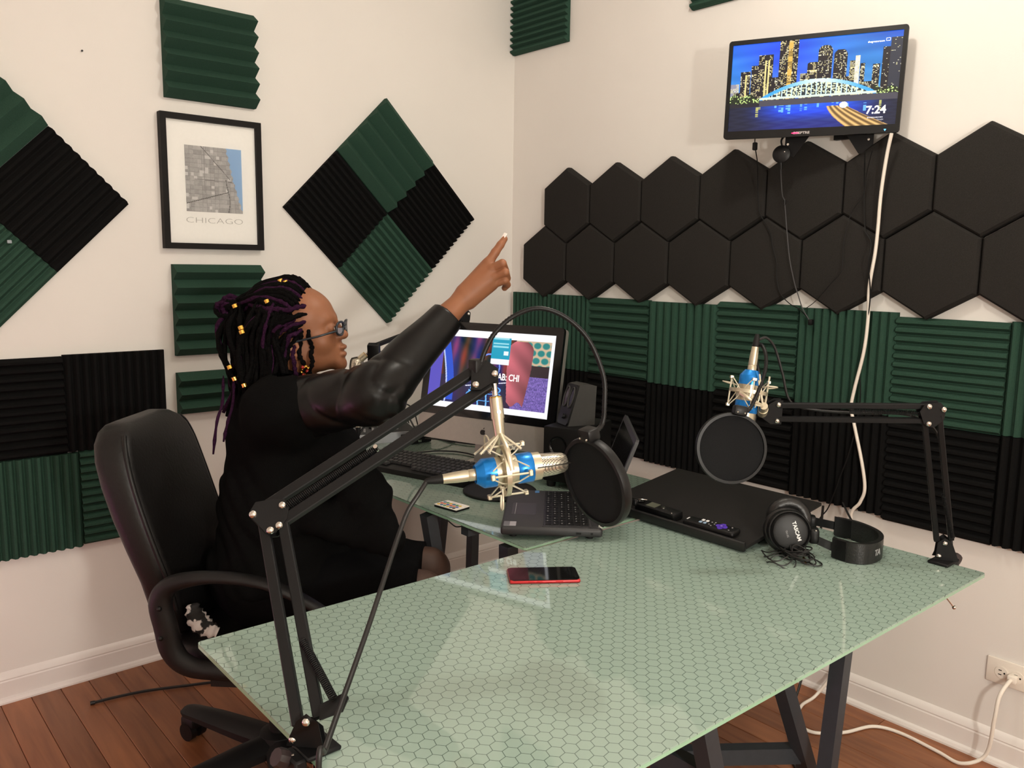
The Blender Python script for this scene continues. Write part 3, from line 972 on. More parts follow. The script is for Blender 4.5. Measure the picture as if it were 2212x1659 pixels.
def honeycomb_mat(name, rot, cx, cy, base, line):
    """pale glass with a printed honeycomb: side 13 mm, one cell centred on (cx, cy) of the desk's own space"""
    m = bpy.data.materials.new(name)
    m.use_nodes = True
    nt = m.node_tree
    b = nt.nodes['Principled BSDF']
    b.inputs['Roughness'].default_value = 0.035
    b.inputs['Specular IOR Level'].default_value = 0.62
    k = 1.0 / 0.02286
    c, s = math.cos(rot), math.sin(rot)
    tc = nt.nodes.new('ShaderNodeTexCoord')
    mp = nt.nodes.new('ShaderNodeMapping')
    mp.inputs['Scale'].default_value = (k, k, 0.0)
    mp.inputs['Rotation'].default_value = (0, 0, rot)
    mp.inputs['Location'].default_value = (0.5 - k * (c * cx - s * cy), 0.8660254 - k * (s * cx + c * cy), 0)
    nt.links.new(tc.outputs['Object'], mp.inputs[0])

    def vmath(op, a, bv=None, cv=None):
        n = nt.nodes.new('ShaderNodeVectorMath')
        n.operation = op
        for i, q in enumerate((a, bv, cv)):
            if q is None:
                continue
            if isinstance(q, tuple):
                n.inputs[i].default_value = q
            else:
                nt.links.new(q, n.inputs[i])
        return n

    def fmath(op, a, bv=None):
        n = nt.nodes.new('ShaderNodeMath')
        n.operation = op
        for i, q in enumerate((a, bv)):
            if q is None:
                continue
            if isinstance(q, float):
                n.inputs[i].default_value = q
            else:
                nt.links.new(q, n.inputs[i])
        return n.outputs[0]

    R_, H_ = (1.0, 1.7320508, 1.0), (0.5, 0.8660254, 0.0)
    a = vmath('SUBTRACT', vmath('WRAP', mp.outputs[0], R_, (0.0, 0.0, 0.0)).outputs[0], H_).outputs[0]
    bb = vmath('SUBTRACT', vmath('WRAP', vmath('SUBTRACT', mp.outputs[0], H_).outputs[0], R_, (0.0, 0.0, 0.0)).outputs[0], H_).outputs[0]

    def hexd(vec):
        ab = vmath('ABSOLUTE', vec).outputs[0]
        d = vmath('DOT_PRODUCT', ab, (0.5, 0.8660254, 0.0)).outputs['Value']
        sp = nt.nodes.new('ShaderNodeSeparateXYZ')
        nt.links.new(ab, sp.inputs[0])
        return fmath('MAXIMUM', d, sp.outputs[0])

    d = fmath('MINIMUM', hexd(a), hexd(bb))
    mr = nt.nodes.new('ShaderNodeMapRange')
    mr.inputs[1].default_value = 0.470
    mr.inputs[2].default_value = 0.488
    nt.links.new(d, mr.inputs[0])
    n = nt.nodes.new('ShaderNodeTexNoise')
    n.inputs['Scale'].default_value = 6.0
    nt.links.new(tc.outputs['Object'], n.inputs['Vector'])
    bs = nt.nodes.new('ShaderNodeMixRGB')
    bs.inputs[1].default_value = base
    bs.inputs[2].default_value = tuple(x * 0.93 for x in base[:3]) + (1,)
    nt.links.new(n.outputs['Fac'], bs.inputs[0])
    mx_ = nt.nodes.new('ShaderNodeMixRGB')
    mx_.inputs[2].default_value = line
    nt.links.new(mr.outputs[0], mx_.inputs[0])
    nt.links.new(bs.outputs[0], mx_.inputs[1])
    nt.links.new(mx_.outputs[0], b.inputs['Base Color'])
    return m


def glass_edge():
    return mat('green_glass_edge', rgb(150, 188, 160), 0.08, var=(20, 0.05), spec=0.6)


DROT = -0.0163
near = thing('glass_desk', 'large pale green glass desk with printed honeycomb pattern in the foreground', 'desk', (-0.4788, -1.4633, 0), DROT)
ND = ROOTM[near]
dx_, dy_ = -1.668 + 0.4788, -2.05 + 1.4633
cN, sN = math.cos(-DROT), math.sin(-DROT)
hx, hy = cN * dx_ - sN * dy_, sN * dx_ + cN * dy_
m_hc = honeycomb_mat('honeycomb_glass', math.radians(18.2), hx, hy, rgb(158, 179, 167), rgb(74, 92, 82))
g = G().prism(rrect(1.48, 0.73, 0.008, 4, -0.74, -0.365), ZD - 0.0025, ZD, ND)
obj('glass_top', g, m_hc, near)
g = G().prism(rrect(1.4806, 0.7306, 0.0083, 4, -0.74, -0.365), ZD - 0.0085, ZD - 0.0025, ND)
obj('glass_edge', g, glass_edge(), near)

far = thing('glass_desk', 'glass honeycomb desk along the wall carrying the computer and keyboard', 'desk', (-1.18, -1.432, 0), 0.0)
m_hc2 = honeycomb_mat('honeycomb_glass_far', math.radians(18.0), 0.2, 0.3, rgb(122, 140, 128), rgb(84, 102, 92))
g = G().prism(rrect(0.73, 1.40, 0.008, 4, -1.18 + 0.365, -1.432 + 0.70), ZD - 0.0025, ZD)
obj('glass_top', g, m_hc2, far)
g = G().prism(rrect(0.7306, 1.4006, 0.0083, 4, -1.18 + 0.365, -1.432 + 0.70), ZD - 0.0085, ZD - 0.0025)
obj('glass_edge', g, glass_edge(), far)

m_steel = mat('dark_grey_steel', rgb(58, 64, 70), 0.45, metal=0.2, var=(50, 0.06))
ZT = ZD - 0.0085


def bar(g, p0, p1, w=0.034, d=0.034, up=(0, 1, 0)):
    p0, p1 = V(p0), V(p1)
    M = frame((p0 + p1) / 2, p1 - p0, V(up))
    return g.box((0, 0, 0), ((p1 - p0).length, d, w), M)


def trestle(label, legs, rails, loc):
    t = thing('trestle', label, 'trestle', loc, group='steel trestles under the glass desks')
    for p0, p1 in legs:
        obj('leg', bar(G(), p0, p1), m_steel, t, angle=20)
    for nm, p0, p1, w in rails:
        obj(nm, bar(G(), p0, p1, w, 0.030, (0, 0, 1)), m_steel, t, angle=20)
    return t


zr = ZT - 0.017
trestle('dark grey steel trestle under the right end of the foreground desk',
        [((-0.75, -1.98, 0), (-0.677, -1.98, zr)), ((-0.587, -1.90, 0), (-0.935, -1.90, zr)), ((-0.75, -1.56, 0), (-0.677, -1.56, zr)), ((-1.00, -1.71, 0), (-0.86, -1.62, zr))],
        [('top_rail', (-0.70, -1.50, zr), (-0.70, -2.06, zr), 0.034), ('top_rail', (-0.92, -1.50, zr), (-0.92, -2.06, zr), 0.034), ('crossbar', (-0.692, -1.89, 0.20), (-0.960, -1.685, 0.20), 0.04)], (-0.8, -1.78, 0))
trestle('dark grey steel trestle under the left end of the foreground desk',
        [((-1.12, -2.04, 0), (-1.34, -2.04, zr)), ((-1.68, -2.04, 0), (-1.46, -2.04, zr)), ((-1.12, -1.60, 0), (-1.34, -1.60, zr)), ((-1.68, -1.60, 0), (-1.46, -1.60, zr))],
        [('top_rail', (-1.36, -1.52, zr), (-1.36, -2.10, zr), 0.034), ('top_rail', (-1.44, -1.52, zr), (-1.44, -2.10, zr), 0.034), ('crossbar', (-1.266, -1.60, 0.445), (-1.266, -2.04, 0.445), 0.04), ('crossbar', (-1.60, -1.60, 0.25), (-1.60, -2.04, 0.25), 0.04)], (-1.4, -1.8, 0))
trestle('dark steel trestle under the near end of the computer desk',
        [((-1.03, -1.00, 0), (-1.157, -1.00, zr)), ((-1.14, -1.335, 0), (-1.15, -1.335, zr)), ((-0.60, -1.02, 0), (-0.52, -1.02, zr)), ((-0.52, -1.335, 0), (-0.52, -1.335, zr))],
        [('top_rail', (-1.16, -1.17, zr), (-0.47, -1.17, zr), 0.034), ('crossbar', (-0.60, -1.02, 0.25), (-0.60, -1.30, 0.25), 0.03)], (-0.85, -1.17, 0))
trestle('dark steel trestle under the far end of the computer desk by the corner',
        [((-1.05, -0.18, 0), (-1.14, -0.22, zr)), ((-1.05, -0.42, 0), (-1.14, -0.38, zr)), ((-0.55, -0.18, 0), (-0.50, -0.22, zr)), ((-0.55, -0.42, 0), (-0.50, -0.38, zr))],
        [('top_rail', (-1.16, -0.30, zr), (-0.47, -0.30, zr), 0.034)], (-0.82, -0.3, 0))

# dark cables on the floor
m_cable = mat('black_cable', rgb(22, 21, 21), 0.45)
t = thing('floor_cable', 'black cable with a plug lying on the floor left of the office chair', 'cable', (-1.8435, -0.1804, 0.0000))
fc_ = [(-1.8400, -0.1937, 0.0060), (-1.7946, -0.1986, 0.0060), (-1.7299, -0.2115, 0.0060), (-1.6786, -0.2274, 0.0060), (-1.5904, -0.2655, 0.0060), (-1.5197, -0.2962, 0.0060), (-1.4350, -0.3340, 0.0060), (-1.30, -0.33, 0.006)]
obj('cord', G().tube(spline(fc_), 0.0042, 8), m_cable, t)
obj('plug', G().cyl(V(fc_[0]), V((-1.8523, -0.1906, 0.0060)), 0.006, n=10), m_cable, t)
tag(obj('power_cord', G().tube(spline([(-0.56, -1.86, 0.005), (-0.50, -1.80, 0.005), (-0.42, -1.72, 0.005), (-0.25, -1.62, 0.02), (-0.12, -1.58, 0.12), (-0.05, -1.56, 0.35), (-0.035, -1.56, 0.62)]), 0.004, 8), m_cable), 'black cord hanging behind the desk leg down to the floor', 'cable')
tag(obj('power_cord', G().tube(spline([(-1.05, -1.90, 0.005), (-0.90, -1.92, 0.005), (-0.75, -1.86, 0.005), (-0.64, -1.945, 0.005), (-0.50, -1.98, 0.005), (-0.35, -2.05, 0.005), (-0.30, -2.25, 0.005)]), 0.004, 8), m_cable), 'black cord curling over the floor below the trestle crossbar', 'cable')
tag(obj('hanging_wire', G().tube(spline([(-1.1814, -1.1200, 0.6896), (-1.1659, -1.1300, 0.6726), (-1.1612, -1.1400, 0.6704), (-1.1504, -1.1600, 0.6745), (-1.1506, -1.1900, 0.6722)]), 0.0018, 6), m_cable), 'thin black wire drooping below the front edge of the computer desk', 'cable')


# ------------------------------------------------------------------ all-in-one computer
m_silver = mat('anodised_silver', rgb(176, 172, 165), 0.35, metal=0.7, var=(70, 0.03))
m_gloss_black = mat('gloss_black', rgb(12, 12, 13), 0.12, var=(20, 0.05))
IA, IB = V((-0.872, -0.527, 0.78)), V((-0.718, -1.026, 0.78))
ix_ = (IB - IA).normalized()
tilt = math.radians(11)
back = ix_.cross(Vector((0, 0, 1)))          # horizontal normal
if back.x < 0:
    back = -back
iup = (Vector((0, 0, 1)) * math.cos(tilt) + back * math.sin(tilt)).normalized()
IW, IH, CH = (IB - IA).length, 0.395, 0.082
IM = frame((IA + IB) / 2, ix_, iup)           # x right, y back, z up along the screen
IF = IM @ FACE
t = thing('desktop_computer', 'silver all-in-one desktop computer with a lit web page on its screen', 'computer', (-0.76, -0.78, ZD))
g = G()
g.prism(rrect(IW, CH + 0.02, 0.010, 5, 0, CH / 2 + 0.01), -0.012, 0.0, IF)
obj('chin', g, m_silver, t)
g = G()
SX, SY = IW - 0.052, IH - CH - 0.052
scy = CH + 0.026 + SY / 2
ring(g, rrect(IW, IH - CH, 0.012, 5, 0, CH + (IH - CH) / 2), rrect(SX, SY, 0.0005, 5, 0, scy), -0.012, 0.0012, IF)
obj('bezel', g, m_gloss_black, t)
g = G()
g.prism(rrect(IW - 0.004, IH - 0.004, 0.012, 5, 0, IH / 2), -0.034, -0.010, IF)
obj('back_shell', g, m_silver, t)
sb = IM @ Vector((0, 0.03, 0.16))
g = G()
foot = V((-0.70, -0.765, ZD))
g.tube([sb, sb + V((0.012, 0.004, -0.05)), V((sb.x - 0.01, sb.y, ZD + 0.012)), V((sb.x - 0.05, sb.y - 0.016, ZD + 0.006))], 0.075, 4, flat=0.09, up=tuple(ix_))
obj('stand', g, m_silver, t)
fm = frame((sb.x - 0.022, sb.y - 0.010, ZD + 0.004), ix_, (0, 0, 1))
obj('foot', G().prism(rrect(0.19, 0.145, 0.02), -0.004, 0.004, fm), m_silver, t)
# fruit emblem on the chin: two lobed body, bite and leaf
pts = []
for k in range(40):
    a = 2 * PI * k / 40
    r_ = 0.0095 * (1 + 0.06 * math.cos(2 * a) * (1 if math.sin(a) > 0 else 1.4) - 0.14 * max(0, math.sin(a)) ** 12 - 0.08 * max(0, -math.sin(a)) ** 14)
    x_, y_ = r_ * math.cos(a), r_ * 1.02 * math.sin(a)
    dx2, dy2 = x_ - 0.0125, y_ - 0.001
    dd = math.hypot(dx2, dy2)
    if dd < 0.0052:
        x_, y_ = 0.0125 + dx2 / dd * 0.0052, 0.001 + dy2 / dd * 0.0052
    pts.append((x_, y_))
em = IF @ Matrix.Translation((0.005, CH * 0.50, 0.0004))
m_logo = mat('black_emblem', rgb(14, 14, 14), 0.3)
g = G().prism(pts, 0, 0.0006, em)
leaf = [(0.000, 0.0105), (0.0012, 0.0135), (0.0042, 0.0160), (0.0044, 0.0132), (0.0028, 0.0112)]
g.prism(leaf, 0, 0.0006, em)
obj('emblem', g, m_logo, t, angle=20)


def web_fn(u, v):
    c = np.empty(u.shape + (3,))
    # hero photo: dark curtains at left
    st = np.sin(u * 70 + 2 * np.sin(v * 4))
    c[..., 0] = 60 + 45 * st * (v > 0.35) + 30 * np.sin(v * 13 + u * 20)
    c[..., 1] = 38 + 10 * st
    c[..., 2] = 70 + 40 * np.sin(u * 34 + 1.0)
    low = v < 0.42
    c[low] = c[low] * 0.45 + np.array([6, 12, 45.])
    arc = (np.abs(u - (0.14 + 0.05 * np.cos((v - 0.2) * 3.0))) < 0.03) & (v > 0.1)
    c[arc] = (30, 80, 205)
    arc2 = (np.abs(u - (0.105 + 0.05 * np.cos((v - 0.2) * 3.0))) < 0.006)
    c[arc2] = (190, 205, 250)
    pur = (u < 0.10)
    c[pur] = (88, 80, 190)
    # wire loops in the middle
    for k, (cx, cy, rx, ry) in enumerate(((0.50, 0.56, 0.085, 0.16), (0.49, 0.28, 0.12, 0.06), (0.48, 0.20, 0.14, 0.07))):
        e = np.abs(np.hypot((u - cx) / rx, (v - cy) / ry) - 1)
        m = e < 0.06
        c[m] = (90, 170, 245) if k else (120, 150, 240)
    for a in (0.36, 0.43, 0.50, 0.57):
        m = (np.abs(u - a - (0.2 - v) * 0.06) < 0.006) & (v < 0.26)
        c[m] = (120, 190, 250)
    sp = (np.abs(v - 0.36 - (u - 0.56) * 0.25) < 0.006) & (u > 0.32) & (u < 0.70)
    c[sp] = (230, 230, 250)
    # right: teal foam tiles, purple foliage
    rt = u > 0.70
    hexp = np.hypot(np.mod(u * 15 + 0.5 * np.floor(v * 11), 1) - 0.5, np.mod(v * 11, 1) - 0.5)
    tl = np.array([205, 180, 150.]) + (np.array([30, 130, 128.]) - np.array([205, 180, 150.])) * np.clip((0.48 - hexp) / 0.14, 0, 1)[..., None]
    up_ = rt & (v > 0.62)
    c[up_] = tl[up_]
    mid = rt & (v <= 0.62) & (v > 0.48)
    c[mid] = (46, 34, 40)
    fo = rt & (v <= 0.48)
    nz = 0.5 + 0.25 * np.sin(u * 150 + 5 * np.sin(v * 60)) * np.sin(v * 110 + 4 * np.sin(u * 70)) + 0.35 * (hsh(np.floor(u * 120), np.floor(v * 80)) - 0.5)
    fc2 = np.stack([70 + 90 * nz, 60 + 70 * nz, 120 + 100 * nz], -1)
    c[fo] = fc2[fo]
    # pink headrest shape
    w = 0.098 - 0.035 * np.clip((0.6 - v) / 0.5, 0, 1) ** 1.2 - 0.05 * np.clip((v - 0.80) / 0.10, 0, 1) ** 2
    cx = 0.745 - 0.012 * (1 - v)
    pk = (np.abs(u - cx) < w) & (v > 0.13 + 0.03 * np.sin(u * 60)) & (v < 0.90)
    sh = 1 - 0.35 * np.clip((u - cx + w) / (2 * w), 0, 1) + 0.08 * np.sin(v * 20 + u * 30)
    pc = np.stack([205 * sh, 105 * sh, 118 * sh], -1)
    c[pk] = pc[pk]
    # popup
    pb = (u > 0.505) & (u < 0.655) & (v > 0.60) & (v < 0.97)
    c[pb] = (245, 245, 248)
    pt = (u > 0.505) & (u < 0.655) & (v > 0.67) & (v < 0.97)
    c[pt] = (0, 158, 192)
    for a in (0.92, 0.86, 0.82):
        ln = (u > 0.515) & (u < 0.64) & (np.abs(v - a) < 0.010)
        c[ln] = (150, 220, 232)
    bt = (u > 0.605) & (u < 0.645) & (v > 0.72) & (v < 0.77)
    c[bt] = (235, 248, 250)
    # browser bars
    top = v > 0.915
    c[top & ~((u > 0.505) & (u < 0.655) & (v < 0.93))] = (250, 250, 252)
    c[v < 0.075] = (250, 250, 252)
    c[u > 0.975] = (248, 248, 252)
    return c


picture('screen_image', SX, SY, 320, 220, web_fn, IF @ Matrix.Translation((0, scy, 0.0003)), attr_mat('computer_screen', 1.15, 0.2), t)
text('page_lettering', 'AB: CHI', 0.030, IF @ Matrix.Translation((0.078, scy - 0.014, 0.0006)), m_lit_white, t, sx=0.80, ext=0.0001, offset=0.0004)

# ------------------------------------------------------------------ keyboard
def put_keyboard():
    kx = V((0.275, -0.961, 0)).normalized()
    M = frame((-0.955, -0.68, ZD), kx, (0, 0, 1))      # x along the keys, y towards the computer
    if (M.to_3x3() @ Vector((0, 1, 0))).x < 0:
        M = M @ Matrix.Rotation(PI, 4, 'Z')
    t = thing('keyboard', 'black keyboard lying in front of the computer, beside the jacket', 'keyboard', (-0.955, -0.68, ZD))
    g = G()
    prof = [(-0.085, 0.0), (-0.085, 0.016), (-0.075, 0.020), (0.075, 0.034), (0.085, 0.033), (0.085, 0.0)]
    P = Matrix(((0, 0, 1, -0.225), (1, 0, 0, 0), (0, 1, 0, 0), (0, 0, 0, 1)))
    g.prism(prof, 0, 0.45, M @ P)
    obj('case', g, m_blk, t, angle=25)
    g = G()
    for r in range(6):
        n = 21
        for k in range(n):
            if r == 0 and 5 < k < 11:
                continue
            x_ = -0.205 + 0.41 * (k + 0.5) / n
            y_ = -0.062 + r * 0.0235
            z_ = 0.0212 + (y_ + 0.075) * 0.0933
            g.add([(x_ - 0.0085, y_ - 0.0095, z_), (x_ + 0.0085, y_ - 0.0095, z_), (x_ + 0.0085, y_ + 0.0095, z_ + 0.0018), (x_ - 0.0085, y_ + 0.0095, z_ + 0.0018),
                   (x_ - 0.0065, y_ - 0.0072, z_ + 0.007), (x_ + 0.0065, y_ - 0.0072, z_ + 0.007), (x_ + 0.0065, y_ + 0.0068, z_ + 0.0088), (x_ - 0.0065, y_ + 0.0068, z_ + 0.0088)],
                  [(0, 1, 5, 4), (1, 2, 6, 5), (2, 3, 7, 6), (3, 0, 4, 7), (4, 5, 6, 7)], M)
    k_ = obj('keys', g, mat('key_black', rgb(34, 34, 35), 0.45), t, angle=20)
    k_['kind'] = 'stuff'


put_keyboard()

t = thing('mouse_pad', 'round black padded mat on the glass behind the laptop', 'mouse pad', (-0.915, -1.02, ZD))
obj('pad', G().lathe([(0, 0.0), (0.105, 0.0), (0.108, 0.002), (0.108, 0.006), (0.104, 0.009), (0.085, 0.0095), (0, 0.0095)], 48, Matrix.Translation((-0.915, -1.02, ZD)) ), m_blk_soft, t, angle=60)

# ------------------------------------------------------------------ speakers
d_ = V((0.29, -0.957, 0)).normalized()
e_ = V((0.957, 0.29, 0)).normalized()
SM = frame((-0.775, -1.03, ZD), d_, (0, 0, 1))        # x along the front, y to the back
if (SM.to_3x3() @ Vector((0, 1, 0))).dot(e_) < 0:
    SM = SM @ Matrix.Diagonal((1, -1, 1, 1))
t = thing('subwoofer', 'black box subwoofer with a round port next to the computer', 'speaker', (-0.72, -1.06, ZD))
SM2 = frame((-0.770, -1.047, ZD), (e_.x, e_.y, 0), (0, 0, 1))   # x to the back, y along the front (towards the corner)
sw, sd, sh_ = 0.125, 0.215, 0.168
obj('cabinet', G().rbox((sd / 2, -sw / 2, 0.018 + sh_ / 2), (sd, sw, sh_), 0.006, 2, SM2), mat('black_vinyl', rgb(12, 12, 12), 0.6, var=(200, 0.1), bump=(600, 0.1), spec=0.2), t)
pt_ = obj('port', G().lathe([(0.030, 0.0), (0.030, 0.003), (0.024, 0.001), (0.021, -0.008), (0, -0.012)], 32, SM2 @ frame((0.0005, -sw * 0.42, 0.018 + sh_ * 0.66), (0, 1, 0), (-1, 0, 0))), m_gloss_black, t, angle=60)
for a, b in ((0.02, -0.02), (0.02, -sw + 0.02), (sd - 0.02, -0.02), (sd - 0.02, -sw + 0.02)):
    obj('foot', G().cyl((a, b, 0.0), (a, b, 0.019), 0.013, 0.015, 12, SM2), m_blk_soft, t)
zs = ZD + 0.018 + sh_
t = thing('satellite_speaker', 'small dark grey wedge speaker with two oval openings on top of the subwoofer', 'speaker', (-0.70, -1.06, zs))
M_ = SM2 @ Matrix.Translation((0.085, -0.066, 0.018 + sh_)) @ Matrix.Rotation(math.radians(-34), 4, 'Z')
g = G()
# side outline (x back, z up), extruded along the front
side = [(-0.055, 0.0), (0.055, 0.0), (0.060, 0.118), (0.020, 0.125), (-0.010, 0.122)]
P = Matrix(((0.82, 0, 0, 0), (0, 0, 1, -0.034), (0, 1, 0, 0), (0, 0, 0, 1)))
g.prism(side, 0, 0.068, M_ @ P)
m_spk = mat('speaker_grey', rgb(46, 46, 44), 0.5, var=(90, 0.06), bump=(400, 0.06))
body = obj('cabinet', g, m_spk, t, angle=20)
fn_ = Vector((-0.957, 0, 0.290)).normalized()
fo_ = Vector((-0.0266, 0, 0.061))
FMs = M_ @ frame(fo_, (0, -1, 0), tuple(fn_))
obj('front_panel', G().prism(rrect(0.066, 0.126, 0.012), 0.0, 0.006, FMs), m_blk, t)
for dx2 in (-0.0155, 0.0155):
    r_ = obj('grille_rim', G().tube([(dx2 + 0.0130 * math.cos(2 * PI * k / 32), 0.022 + 0.031 * math.sin(2 * PI * k / 32), 0.007) for k in range(32)], 0.0025, 8, closed=True, M=FMs), m_spk, t)
    obj('grille', G().prism([(dx2 + 0.0120 * math.cos(2 * PI * k / 24), 0.022 + 0.030 * math.sin(2 * PI * k / 24)) for k in range(24)], 0.005, 0.0066, FMs), m_gloss_black, r_)
obj('knob', G().cyl((0, -0.038, 0.006), (0, -0.038, 0.013), 0.008, 0.007, 16, FMs), m_blk, t)

# ------------------------------------------------------------------ laptop
LA = V((-1.188, -1.348, ZD + 0.0105))
l2 = V((0.721, -0.693, 0)).normalized()     # palm rest -> hinge
l1 = V((0.693, 0.721, 0)).normalized()      # along the front edge, away from the viewer
LM = Matrix(((l2.x, l1.x, 0, LA.x), (l2.y, l1.y, 0, LA.y), (0, 0, 1, LA.z), (0, 0, 0, 1)))
m_lap = mat('laptop_charcoal', rgb(40, 40, 42), 0.5, var=(120, 0.05))
m_lap_dark = mat('laptop_black', rgb(22, 22, 23), 0.4, var=(90, 0.05))
t = thing('laptop', 'open charcoal laptop standing across both glass desks', 'laptop', tuple(LA))
LD, LW_, LH = 0.248, 0.342, 0.022
obj('base', G().rbox((LD / 2, LW_ / 2, LH / 2), (LD, LW_, LH), 0.007, 3, LM), m_lap, t, angle=50)
for a_, b_ in ((0.03, 0.03), (0.03, LW_ - 0.05), (LD - 0.03, 0.03), (LD - 0.03, LW_ - 0.03)):
    obj('rubber_foot', G().cyl((a_, b_, -0.0095 if not (a_ < 0.1 and b_ > 0.1) else -0.001), (a_, b_, 0.003), 0.009, n=12, M=LM), m_blk_soft, t)
obj('keyboard_well', G().prism(rrect(0.112, 0.30, 0.005, 3, 0.160, LW_ / 2), LH - 0.001, LH + 0.0006, LM), m_lap_dark, t)
g = G()
for r in range(6):
    for k in range(15):
        x_, y_ = 0.112 + r * 0.0178, 0.030 + k * 0.0200
        g.box((x_ + 0.004, y_ + 0.002, LH + 0.0014), (0.0145, 0.0165, 0.002), LM)
k_ = obj('keys', g, m_blk, t, angle=20)
k_['kind'] = 'stuff'
g = G()
for r in range(6):
    for k in range(15):
        if (r * 7 + k * 3) % 4:
            g.box((0.114 + r * 0.0178, 0.032 + k * 0.0200, LH + 0.0026), (0.003, 0.0025, 0.0003), LM)
k_ = obj('key_legends', g, m_grey_print, t, angle=20)
k_['kind'] = 'stuff'
obj('touchpad', G().prism(rrect(0.062, 0.105, 0.004, 3, 0.052, 0.155), LH - 0.0005, LH + 0.0004, LM), mat('laptop_pad', rgb(44, 44, 46), 0.4), t)
obj('button_line', G().box((0.030, 0.155, LH + 0.0006), (0.0012, 0.100, 0.0006), LM), m_grey_print, t)
obj('hinge_strip', G().prism(rrect(0.018, 0.30, 0.004, 3, 0.231, LW_ / 2), LH - 0.001, LH + 0.0012, LM), m_lap, t)
obj('side_strip', G().prism(rrect(0.118, 0.012, 0.004, 3, 0.160, 0.014), LH - 0.001, LH + 0.0010, LM), m_lap, t)
st_ = obj('sticker', G().prism(rrect(0.030, 0.034, 0.001, 2, 0.022, 0.026), LH, LH + 0.0004, LM), mat('sticker_silver', rgb(176, 176, 178), 0.35, metal=0.3), t)
obj('sticker_print', G().box((0.014, 0.026, LH + 0.0005), (0.015, 0.032, 0.0002), LM), mat('sticker_grey', rgb(105, 105, 110), 0.5), st_)
st_ = obj('sticker', G().prism(rrect(0.012, 0.022, 0.001, 2, 0.082, 0.322), LH, LH + 0.0004, LM), mat('sticker_blue', rgb(60, 110, 160), 0.4), t)
for yy in (0.060, 0.10):
    obj('port_slot', G().box((0.19 + (yy - 0.06) * 0.8, -0.0004, LH * 0.45), (0.012 if yy < 0.08 else 0.006, 0.0012, 0.005), LM), m_blk, t)
th = math.radians(20)
s2 = (V((0, 0, 1)) * math.cos(th) + l2 * math.sin(th)).normalized()
HM = Matrix(((l1.x, s2.x, 0, 0), (l1.y, s2.y, 0, 0), (l1.z, s2.z, 0, 0), (0, 0, 0, 1)))
nz_ = l1.cross(s2)
hp_ = LM @ Vector((LD - 0.004, 0, LH))
HM = Matrix(((l1.x, s2.x, nz_.x, hp_.x), (l1.y, s2.y, nz_.y, hp_.y), (l1.z, s2.z, nz_.z, hp_.z), (0, 0, 0, 1)))
lid = obj('lid', G().prism(rrect(LW_, 0.232, 0.010, 4, LW_ / 2, 0.120), -0.004, 0.004, HM), m_lap, t)
sgn = 1 if nz_.dot(l2) < 0 else -1
obj('screen', G().prism(rrect(LW_ - 0.03, 0.19, 0.002, 2, LW_ / 2, 0.126), 0.0042 * sgn, 0.0046 * sgn, HM), m_gloss_black, lid)
for yy in (0.03, LW_ - 0.03):
    obj('hinge', G().cyl(LM @ Vector((LD - 0.004, yy - 0.014, LH + 0.002)), LM @ Vector((LD - 0.004, yy + 0.014, LH + 0.002)), 0.006, n=12), m_chrome, t)

# ------------------------------------------------------------------ phone, remotes
pc_ = V((-1.276, -1.596, ZD))
PM = frame(pc_, (0.123, -0.088, 0), (0, 0, 1))
t = thing('smartphone', 'red smartphone with a dark screen lying on the foreground desk', 'phone', tuple(pc_))
obj('case', G().rbox((0, 0, 0.0044), (0.1505, 0.0757, 0.0082), 0.004, 4, PM), mat('red_aluminium', rgb(196, 44, 48), 0.3, metal=0.4, var=(60, 0.03)), t, angle=60)
obj('screen_glass', G().prism(rrect(0.1485, 0.0737, 0.010, 6), 0.0078, 0.0090, PM), mat('phone_glass', rgb(10, 10, 11), 0.04), t)
obj('display', G().prism(rrect(0.136, 0.066, 0.006, 6), 0.0089, 0.0092, PM), mat('phone_display', rgb(16, 17, 18), 0.05), t)
for k, (a, w_) in enumerate(((-0.03, 0.012), (-0.012, 0.012), (0.03, 0.016))):
    obj('side_button', G().rbox((a, -0.0379, 0.0048), (w_, 0.0012, 0.0024), 0.0005, 1, PM), MATS['red_aluminium'], t)

RM = frame((-1.120, -1.060, ZD), (0.012, -0.086, 0), (0, 0, 1))
t = thing('colour_remote', 'flat white remote with rows of coloured buttons near the desk edge', 'remote', (-1.12, -1.06, ZD))
obj('base', G().prism(rrect(0.086, 0.054, 0.003), 0.0, 0.0055, RM), m_blk, t)
obj('face', G().prism(rrect(0.086, 0.054, 0.003), 0.0055, 0.0070, RM), m_white_plastic, t)
cols = [(205, 170, 60), (190, 80, 60), (60, 110, 140), (200, 110, 70), (70, 140, 90), (60, 80, 160)]
for r in range(6):
    for k in range(4):
        cc_ = cols[(k + r * 2) % 6] if k < 3 else (220, 215, 210)
        if k == 0 and r == 5:
            cc_ = (30, 30, 30)
        obj('button', G().cyl((-0.033 + r * 0.0118, -0.018 + k * 0.012, 0.0068), (-0.033 + r * 0.0118, -0.018 + k * 0.012, 0.0082), 0.0046, n=12, M=RM), mat('button_%d_%d_%d' % cc_, rgb(*cc_), 0.5), t)

